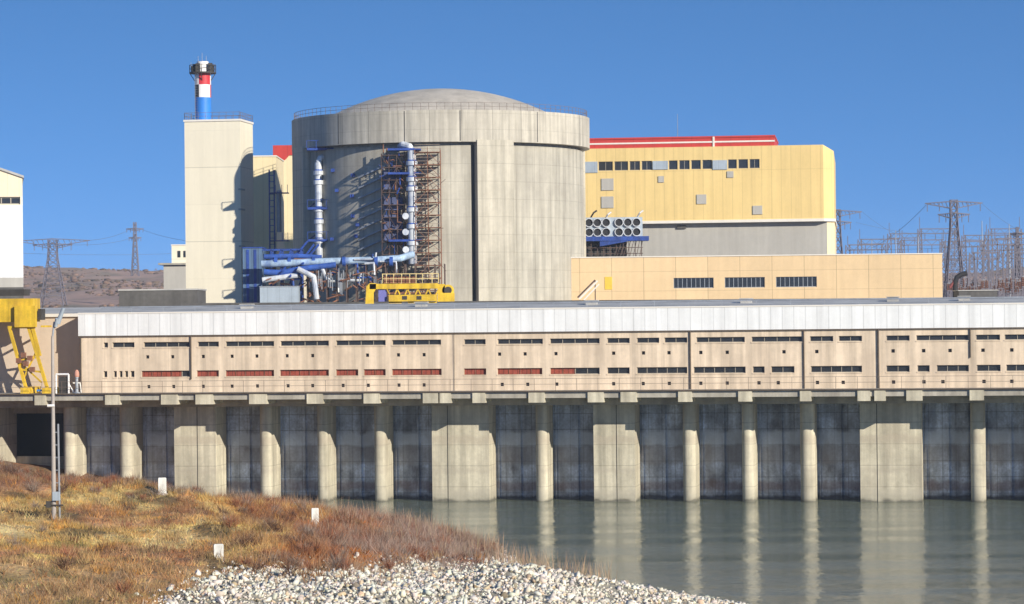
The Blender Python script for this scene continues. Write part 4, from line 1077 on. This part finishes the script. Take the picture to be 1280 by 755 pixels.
ords = ['first', 'second', 'third', 'fourth', 'fifth', 'sixth', 'seventh', 'eighth', 'ninth', 'tenth', 'eleventh', 'twelfth', 'thirteenth']
sp_sorted = sorted(specs)
for k, sp_ in enumerate(sp_sorted): portal('steel lattice gantry of the substation, %s counting from the yellow building' % ords[k], *sp_, nmast=3 if sp_[1]-sp_[0] > 52 else 2)
# slender lightning masts
for k, (p, q, d_) in enumerate(((1120,288,600),(1228,276,600),(1262,280,560),(1148,296,560),(1090,300,640))):
    gz_ = Z(p, 376, d_); t = thing('lightning_mast', ['pale slim mast over the right part of the tan wing', 'slim mast right of the tallest pylon', 'slim mast near the right edge of the photo', 'short slim mast left of the tallest pylon', 'short slim mast midway between wing and yellow building'][k], 'mast', (X(p,d_,330), d_, gz_))
    MB().bar((0,0,0), (0,0,Z(p,q,d_)-gz_), .22, 6, .08).build('shaft', m_galv, t)
# low substation equipment (bushings, breakers): countable columns
eq = None; kk = 0
for k in range(110):
    p = random.uniform(1184, 1300); d_ = random.uniform(470, 620); gz_ = Z(p, 377, d_)
    if eq is None:
        eq = thing('insulator_column', 'brown and grey insulator column on a steel stand in the substation', 'insulator', (X(p,d_,350), d_, gz_), 0, 'insulator columns of the substation')
        b = MB(); b.bar((-.5,0,0),(-.4,0,2.6),.09,4); b.bar((.5,0,0),(.4,0,2.6),.09,4); b.bar((-.5,0,1.2),(.5,0,2.2),.06,4); b.box(-.6,.6,-.3,.3,2.6,2.8); b.build('stand', m_pylon, eq)
        b = MB()
        for s in (-.4, .4):
            b.lathe([(.12,2.8),(.24,3.0),(.12,3.2),(.24,3.4),(.12,3.6),(.24,3.8),(.12,4.0),(.2,4.2),(.05,4.6)], 8, s)
        b.build('insulator', M('brown_porcelain', (.14,.07,.05), .4, .2, .3), eq)
        b = MB().bar((-.4,0,4.6),(.4,0,4.6),.07,5); b.build('bus_bar', m_galv, eq)
    else: copy_thing(eq, (X(p,d_,350), d_, gz_), rz=random.uniform(-.4,.4), sc=random.uniform(.5,.95))
# bent vent pipe
dv = 470.0; gz_ = Z(1190, 380, dv); t = thing('bent_vent_pipe', 'black bent vent pipe standing right of the end of the tan wing', 'pipe', (X(1194,dv,360), dv, gz_))
H = Z(1194, 343, dv)-gz_
MB().path([(0,0,0),(0,0,H*.72),(.3,0,H*.9),(1.1,0,H),(2.0,0,H*1.04)], .42, 10).build('pipe', m_black, t, True)
MB().bar((-.9,0,H*.55),(.0,0,H*.8),.25,8).build('branch', M('red_brown_paint', (.2,.05,.05), .7, .1, 1), t)
t, wd, hh = block('transformer_shed', 'low dark bluish shed in front of the substation', 1198, 1246, 363.5, 430, 5, m_darkwall, 'shed')
MB().box(-.15, wd+.15, -.15, 5.15, hh, hh+.15).build('roof', m_roofgrey, t)
# wires
def wire(label, a, b, sag, r=.05):
    t = MB(); a = Vector(a); b = Vector(b); n = 14; pr_ = a
    for k in range(1, n+1):
        f = k/n; p = a.lerp(b, f)-Vector((0,0,sag*4*f*(1-f))); t.bar(pr_, p, r, 4, caps=False); pr_ = p
    tag(t.build('power_line', m_wire), label, 'power line', 'power lines')
P1 = lambda p, q, d_: tuple(at(p, q, d_))
wire('power line from the left pylon to the faint pylon, upper one', P1(104,301,800), P1(162,287,1250), 1, .06)
wire('power line from the left pylon to the faint pylon, lower one', P1(88,306,800), P1(166,297,1250), 1, .06)
wire('power line from the faint pylon towards the pale roof box', P1(178,287,1250), P1(300,306,700), 1.5, .06)
wire('power line passing under the arms of the left pylon', P1(-60,312,760), P1(240,316,900), 1, .05)
wire('power line leaving the left pylon to the left edge', P1(20,301,800), P1(-80,296,700), 1,.05)
wire('power line from the right pylon down to the gantries', P1(1078,265,640), P1(1140,300,640), .8, .03)
wire('power line from the tallest pylon down to the left', P1(1158,256,560), P1(1090,310,600), .8, .035)
wire('power line from the tallest pylon down to the right', P1(1228,255,560), P1(1300,300,560), .8, .03)
wire('steep line from the pylon at the yellow building to the left', P1(1070,278,640), P1(1240,300,700), 1, .03)
for k in range(5):
    wire('bus wire strung between the gantries, %s from the top' % ords[k], P1(1062, 312+6*k, 600+10*k), P1(1310, 300+8*k, 560+10*k), .6, .03)

# ------------------------------------------------------------------ stones
def ico():
    t = (1+5**.5)/2
    v = np.array([(-1,t,0),(1,t,0),(-1,-t,0),(1,-t,0),(0,-1,t),(0,1,t),(0,-1,-t),(0,1,-t),(t,0,-1),(t,0,1),(-t,0,-1),(-t,0,1)], float); v /= np.linalg.norm(v[0])
    f = np.array([(0,11,5),(0,5,1),(0,1,7),(0,7,10),(0,10,11),(1,5,9),(5,11,4),(11,10,2),(10,7,6),(7,1,8),(3,9,4),(3,4,2),(3,2,6),(3,6,8),(3,8,9),(4,9,5),(2,4,11),(6,2,10),(8,6,7),(9,8,1)])
    return v, f
iv, if_ = ico()
def scatter(n, x0, x1, y0, y1):
    x = rng.uniform(x0, x1, n); y = rng.uniform(y0, y1, n); z = bank_z(x, y); return x, y, z
x, y, z = scatter(260000, -50, 26, 95, 215)
s = shore_sd(x, y); px, py = project(x, y, z)
rmk = rock_mask(x, y, z)
keep = (rmk+rng.normal(0, 9, len(x)) > 0) & (s > -.9) & (px > -80) & (px < 1330) & (py < 800)
x, y, z = x[keep], y[keep], z[keep]; n = len(x)
size = rng.lognormal(math.log(.068), .50, n).clip(.035, .24)
def rot_rand(n):
    q = rng.normal(size=(n, 4)); q /= np.linalg.norm(q, axis=1)[:, None]; a, b, c, d = q.T
    return np.stack([np.stack([1-2*(c*c+d*d), 2*(b*c-a*d), 2*(b*d+a*c)], 1), np.stack([2*(b*c+a*d), 1-2*(b*b+d*d), 2*(c*d-a*b)], 1), np.stack([2*(b*d-a*c), 2*(c*d+a*b), 1-2*(b*b+c*c)], 1)], 1)
cv = np.array([(a, b, c) for a in (-1, 1) for b in (-1, 1) for c in (-1, 1)], float)*.68
cf = np.array([(0,1,3),(0,3,2),(4,6,7),(4,7,5),(0,4,5),(0,5,1),(2,3,7),(2,7,6),(0,2,6),(0,6,4),(1,5,7),(1,7,3)])
def stones_mesh(x, y, z, size):
    n = len(x); base = cv[None]*(1+rng.uniform(-.45, .35, (n, 8, 3)))*np.array([1.1, .85, .55])*size[:, None, None]*rng.uniform(.8, 1.25, (n, 1, 3))
    v = np.einsum('nij,nkj->nki', rot_rand(n), base)+np.stack([x, y, z+size*.25], 1)[:, None]
    f = cf[None]+(np.arange(n)*8)[:, None, None]
    g = rng.uniform(.66, 1.12, (n, 1)); c = np.array([.72,.665,.56])*g*(1+rng.uniform(-.06, .06, (n, 3)))
    dk = rng.random(n) < .05; c[dk] *= np.array([.42,.38,.33]); wn_ = rng.random(n) < .15; c[wn_] *= np.array([.85,.72,.58])
    return v.reshape(-1, 3), f.reshape(-1, 3), np.repeat(c, 8, 0)
m_stone = veg_mat('limestone', trans=False)
order = np.argsort(-size*(1-(y-95)/400)); bigi = order[:0]
v, f, c = stones_mesh(x, y, z, size)
tag(fast_mesh('riprap', v, f, m_stone, c), 'pale limestone rubble covering the foot of the bank beside the water', 'rubble', kind='stuff')
# larger single stones
protos = []
for k in range(6):
    v, f, c = stones_mesh(np.zeros(1), np.zeros(1), np.zeros(1), np.array([1.0])); me = fast_mesh('stone', v, f, m_stone, c*0+np.array([.72,.665,.56])*rng.uniform(.85, 1.1)); protos.append(me)
cand = rng.permutation(np.where((shore_sd(x, y) > .2))[0]); cnt = 0; used = []
for ii in cand:
    if cnt >= 150: break
    p_, q_ = project(x[ii], y[ii], z[ii])
    if not (150 < p_ < 1000 and q_ < 765): continue
    o = protos[cnt % 6] if cnt < 6 else protos[cnt % 6].copy()
    if cnt >= 6: C.objects.link(o)
    k_ = random.uniform(.15, .25); o.location = (x[ii], y[ii], z[ii]+.02); o.scale = (k_, k_, k_*.8); o.rotation_euler = (random.uniform(-.3,.3), random.uniform(-.3,.3), random.uniform(0, 6.28))
    tag(o, 'larger pale angular stone lying on the limestone rubble of the bank', 'stone', 'larger stones on the rubble'); cnt += 1
for o in protos[cnt:]: bpy.data.objects.remove(o)
# flat white slab at the water's edge and a pale block in the brush
for (p, q, w_, h_, lab) in ((744, 715, 16, 6, 'long flat pale slab on top of the rubble by the water'), (583, 664, 14, 9, 'pale block lying in the brush by the water')):
    d_ = gy_at(p, q+3); xx, zz_ = XZ(p, q+3, d_); k_ = d_/F
    b = MB(); W2, Hh = w_*k_/2, h_*k_
    b.prism_y([(-W2,0),(W2*.9,-.05),(W2,Hh*.8),(W2*.2,Hh),(-W2*.9,Hh*.85)], -.25, .3)
    o = b.build('stone_slab', m_marker, None); o.location = (xx, d_, zz_+.1); tag(o, lab, 'stone')

# ------------------------------------------------------------------ dry grass and brush
def blades(x, y, z, h, wd, lean, col, tuft=1):
    n = len(x); a = rng.uniform(0, 2*math.pi, n); dx, dy = np.cos(a)*wd, np.sin(a)*wd*.4
    la = rng.uniform(0, 2*math.pi, n); lx, ly = np.cos(la)*lean*h, np.sin(la)*lean*h
    v = np.stack([np.stack([x-dx, y-dy, z-.05], 1), np.stack([x+dx, y+dy, z-.05], 1), np.stack([x+lx, y+ly, z+h], 1)], 1)
    f = np.arange(n*3).reshape(n, 3); c = np.repeat(col, 3, 0).copy()
    return v.reshape(-1, 3), f, c
def visible(px, py): return (px > -60) & (px < 1340) & (py < 790)
x, y, z = scatter(420000, -62, 24, 100, 262)
s = shore_sd(x, y); px, py = project(x, y, z)
rk = rock_mask(x, y, z)
keep = visible(px, py) & (s > .35) & (rk+rng.normal(0, 4, len(x)) < 0)
x, y, z = x[keep], y[keep], z[keep]; px, py = px[keep], py[keep]
den = .5+.5*bumps(x, y, 6, 3, off=4); keep = rng.random(len(x)) < .30+.85*den; x, y, z, den, px, py = x[keep], y[keep], z[keep], den[keep], px[keep], py[keep]
n = len(x); h = (.05+.14*rng.random(n))*(.5+1.1*den)
col = bank_color(x, y, z)*rng.uniform(.6, 1.35, (n, 1))*(1+rng.normal(0, .07, (n, 3)))
v, f, c = blades(x, y, z, h, rng.uniform(.025, .06, n), rng.uniform(.2, 1.8, n), np.clip(col, .02, .85))
m_grass = veg_mat('dry_grass')
tag(fast_mesh('grass', v, f, m_grass, c), 'dry straw coloured and rusty grass covering the bank', 'grass', kind='stuff')
tx, ty, tz = scatter(30000, -62, 22, 100, 262); s = shore_sd(tx, ty); px, py = project(tx, ty, tz); rk = rock_mask(tx, ty, tz)
keep = visible(px, py) & (s > .6) & (rk < -2) & (rng.random(len(tx)) < .10+.5*(bumps(tx, ty, 8, 3, off=2) > .12)); tx, ty = tx[keep], ty[keep]
K = 22; n = len(tx)*K; rad = rng.uniform(.12, .32, len(tx)); bx_ = np.repeat(tx, K)+rng.normal(0, 1, n)*np.repeat(rad, K); by_ = np.repeat(ty, K)+rng.normal(0, 1, n)*np.repeat(rad, K)
tc0 = bank_color(tx, ty, bank_z(tx, ty)); pick = rng.random(len(tx))[:, None]
tc0 = np.where(pick < .22, MAUVE*.8, np.where(pick < .40, PALE*.9, np.where(pick < .5, ORANGE, tc0)))*.6+tc0*.4
v, f, c = blades(bx_, by_, bank_z(bx_, by_), np.repeat(rng.uniform(.18, .60, len(tx)), K)*rng.uniform(.6, 1.1, n), rng.uniform(.02, .04, n), rng.uniform(.2, .9, n), np.clip(np.repeat(tc0, K, 0)*rng.uniform(.6, 1.3, (n, 1)), .02, .8))
tag(fast_mesh('tussocks', v, f, m_grass, c), 'taller tufts of dry grass dotted over the bank', 'grass', kind='stuff')
# brush: thin branching stems in clumps
def brush_density(px, py, x, y):
    d = np.clip((px-270)/60, 0, 1)*np.clip((650-px)/30, 0, 1)
    d = np.maximum(d, .55*np.clip((613+.02*px-py)/12, 0, 1))
    d = np.maximum(d, .35*np.clip((py-700)/20, 0, 1)*np.clip((260-px)/60, 0, 1))
    d = np.maximum(d, .10+0*px)
    return d
cx_, cy_, cz_ = scatter(26000, -62, 10, 105, 262)
s = shore_sd(cx_, cy_); px, py = project(cx_, cy_, cz_); rk = rock_mask(cx_, cy_, cz_)
keep = visible(px, py) & (s > .3) & (rk < 3+rng.normal(0, 5, len(cx_))) & (rng.random(len(cx_)) < brush_density(px, py, cx_, cy_)*(.35+.9*(bumps(cx_, cy_, 7, 3, off=6) > -.1)))
# some sprigs among the stones
spr = visible(px, py) & (s > 1) & (rk > 0) & (rk < 34) & (rng.random(len(cx_)) < .25*np.exp(-rk/14))
keep |= spr
cx_, cy_, px, py, rk = cx_[keep], cy_[keep], px[keep], py[keep], rk[keep]
K = 16; n = len(cx_)*K
H0 = np.where(px > 265, rng.uniform(.45, 1.1, len(cx_))*(1+.55*bumps(cx_, cy_, 5, 2, off=12)), rng.uniform(.35, .8, len(cx_)))*np.where((px > 420), 1.0, .85)*np.where(rk > 0, .6, 1)
bx_ = np.repeat(cx_, K)+rng.normal(0, .28, n); by_ = np.repeat(cy_, K)+rng.normal(0, .28, n); bz_ = bank_z(bx_, by_)
h = np.repeat(H0, K)*rng.uniform(.5, 1.15, n)
base = bank_color(cx_, cy_, bank_z(cx_, cy_))
redc = np.where(rng.random(len(cx_))[:, None] < .5, np.array([.36,.15,.07]), np.array([.30,.20,.14]))
base = base*.45+redc*.55
gr = np.clip((px-380)/120+.5*bumps(cx_, cy_, 6, 2, off=15), 0, 1)[:, None]; base = base*(1-.75*gr)+np.array([.40,.31,.26])*.75*gr
col = np.repeat(base, K, 0)*rng.uniform(.55, 1.4, (n, 1))
v, f, c = blades(bx_, by_, bz_, h, rng.uniform(.014, .032, n), rng.uniform(.1, 1.5, n), np.clip(col, .02, .8))
tag(fast_mesh('brush', v, f, m_grass, c), 'reddish brown dry brush along the water side of the bank', 'brush', kind='stuff')
# rounded twiggy shrubs among it
sx_, sy_, sz_ = scatter(9000, -62, 8, 120, 262); s = shore_sd(sx_, sy_); px, py = project(sx_, sy_, sz_); rk = rock_mask(sx_, sy_, sz_)
pr_ = np.where((px > 300) & (px < 640), .30, np.where(py < 622, .10, .022)); keep = (s > .8) & (rk < 4) & visible(px, py) & (rng.random(len(px)) < pr_); sx_, sy_, px = sx_[keep], sy_[keep], px[keep]
K = 110; n = len(sx_)*K; sc_ = np.repeat(rng.uniform(.45, 1.15, len(sx_)), K)
th_ = rng.uniform(0, 2*math.pi, n); el_ = rng.uniform(.15, 1.5, n); ln = sc_*rng.uniform(.6, 1.1, n)
r0 = sc_*rng.uniform(0, .35, n); bx_ = np.repeat(sx_, K)+r0*np.cos(th_); by_ = np.repeat(sy_, K)+r0*np.sin(th_); bz_ = bank_z(bx_, by_)+sc_*rng.uniform(0, .45, n)
tip = np.stack([bx_+ln*np.cos(el_)*np.cos(th_), by_+ln*np.cos(el_)*np.sin(th_), bz_+ln*np.sin(el_)*.8], 1)
a_ = rng.uniform(0, 6.28, n); wd_ = rng.uniform(.010, .024, n); o_ = np.stack([np.cos(a_)*wd_, np.sin(a_)*wd_, 0*a_], 1); b0 = np.stack([bx_, by_, bz_], 1)
v = np.stack([b0-o_, b0+o_, tip], 1).reshape(-1, 3); f = np.arange(n*3).reshape(n, 3)
k3 = rng.random(len(sx_))[:, None]; bc = np.where(k3 < .4, np.array([.36,.15,.08]), np.where(k3 < .75, np.array([.34,.26,.20]), np.array([.20,.11,.07])))
c = np.repeat(np.clip(np.repeat(bc, K, 0)*rng.uniform(.6, 1.35, (n, 1)), .02, .8), 3, 0)
tag(fast_mesh('brushwood', v, f, m_grass, c), 'rounded twiggy reddish and grey shrubs massed on the bank', 'brush', kind='stuff')
# tall reed stems that stand clear of the brush
cx_, cy_, cz_ = scatter(60000, -30, 6, 165, 262); s = shore_sd(cx_, cy_)
keep = (((s > .2) & (s < 3.5) & (rng.random(len(s)) < .10+.25*(bumps(cx_, cy_, 9, 2, off=1) > .25))) | ((s > .5) & (s < 14) & (cx_ > -19) & (rng.random(len(s)) < .03+.22*(bumps(cx_, cy_, 4, 2, off=7) > .45)))); cx_, cy_, cz_ = cx_[keep], cy_[keep], cz_[keep]; n = len(cx_)
px, py = project(cx_, cy_, cz_); 
col = np.array([.42,.30,.20])*rng.uniform(.6, 1.4, (n, 1))*(1+rng.normal(0, .05, (n, 3)))
v, f, c = blades(cx_, cy_, cz_, rng.uniform(.7, 1.9, n), rng.uniform(.014, .030, n), rng.uniform(.05, .45, n), np.clip(col, .02, .8))
tag(fast_mesh('reeds', v, f, m_grass, c), 'thin pale dry reeds standing at the water edge', 'reeds', kind='stuff')

# low scrub on the far slopes and round the substation
def hz_at(x, y):
    p0 = V_ = None
    tt = y-262; t_ = np.maximum(tt, 0); r_ = np.clip((tt-650)/900, 0, 1); r_ = r_*r_*(3-2*r_)
    return DECK_Z-.05+r_*(31+11*bumps(x, y, 620, 6, amp=1, off=2))*np.where(x < 0, 1, .75)+np.clip((tt-150)/300, 0, 1)*(1.2*bumps(x, y, 160, 4, off=8)+1.0)
n = 16000; y = rng.uniform(600, 2300, n); x = np.where(rng.random(n) < .5, rng.uniform(-.20, -.10, n), rng.uniform(.11, .20, n))*y
keep = bumps(x, y, 300, 4, off=5) > -.25; x, y = x[keep], y[keep]; n = len(x); z = hz_at(x, y)
base = iv[None]*(1+rng.uniform(-.35, .35, (n, 12, 1)))*np.array([1.6, 1.2, .8])*rng.lognormal(-.5, .5, (n, 1, 1)).clip(.25, 1.6)
v = base+np.stack([x, y, z+.3], 1)[:, None]; f = if_[None]+(np.arange(n)*12)[:, None, None]
c = np.where(rng.random(n)[:, None] < .5, np.array([.17,.12,.08]), np.array([.27,.17,.12]))*rng.uniform(.7, 1.3, (n, 1))
tag(fast_mesh('scrub', v.reshape(-1,3), f.reshape(-1,3), m_grass, np.repeat(c, 12, 0)), 'brown scrub scattered over the far hills', 'scrub', kind='stuff')
# bare bushes among the substation steel
n = 2600; x0 = rng.uniform(.150, .19, n); y = rng.uniform(520, 760, n); x = x0*y; z = hz_at(x, y)
K = 14; bx_ = np.repeat(x, K)+rng.normal(0, .6, n*K); by_ = np.repeat(y, K)+rng.normal(0, .6, n*K)
v, f, c = blades(bx_, by_, np.repeat(z, K), np.repeat(rng.uniform(1.2, 4.2, n), K)*rng.uniform(.4, 1, n*K), rng.uniform(.05, .12, n*K), rng.uniform(.1, .7, n*K), np.repeat(np.where(rng.random(n)[:, None] < .4, np.array([.30,.15,.10]), np.array([.26,.20,.15])), K, 0)*rng.uniform(.6, 1.4, (n*K, 1)))
tag(fast_mesh('bushes', v, f, m_grass, c), 'bare brown bushes standing among the substation steel', 'bushes', kind='stuff')
# the air
hzm = bpy.data.materials.new('haze'); hzm.use_nodes = True; nt = hzm.node_tree; nt.nodes.remove(nt.nodes['Principled BSDF'])
pv = nt.nodes.new('ShaderNodeVolumePrincipled'); pv.inputs['Color'].default_value = (.80,.88,1,1); pv.inputs['Density'].default_value = .00013
nt.links.new(pv.outputs[0], nt.nodes['Material Output'].inputs['Volume'])
hb_ = MB().box(-3400, 3400, -900, 12700, -4.2, 58).build('haze', hzm); tag(hb_, kind='stuff')
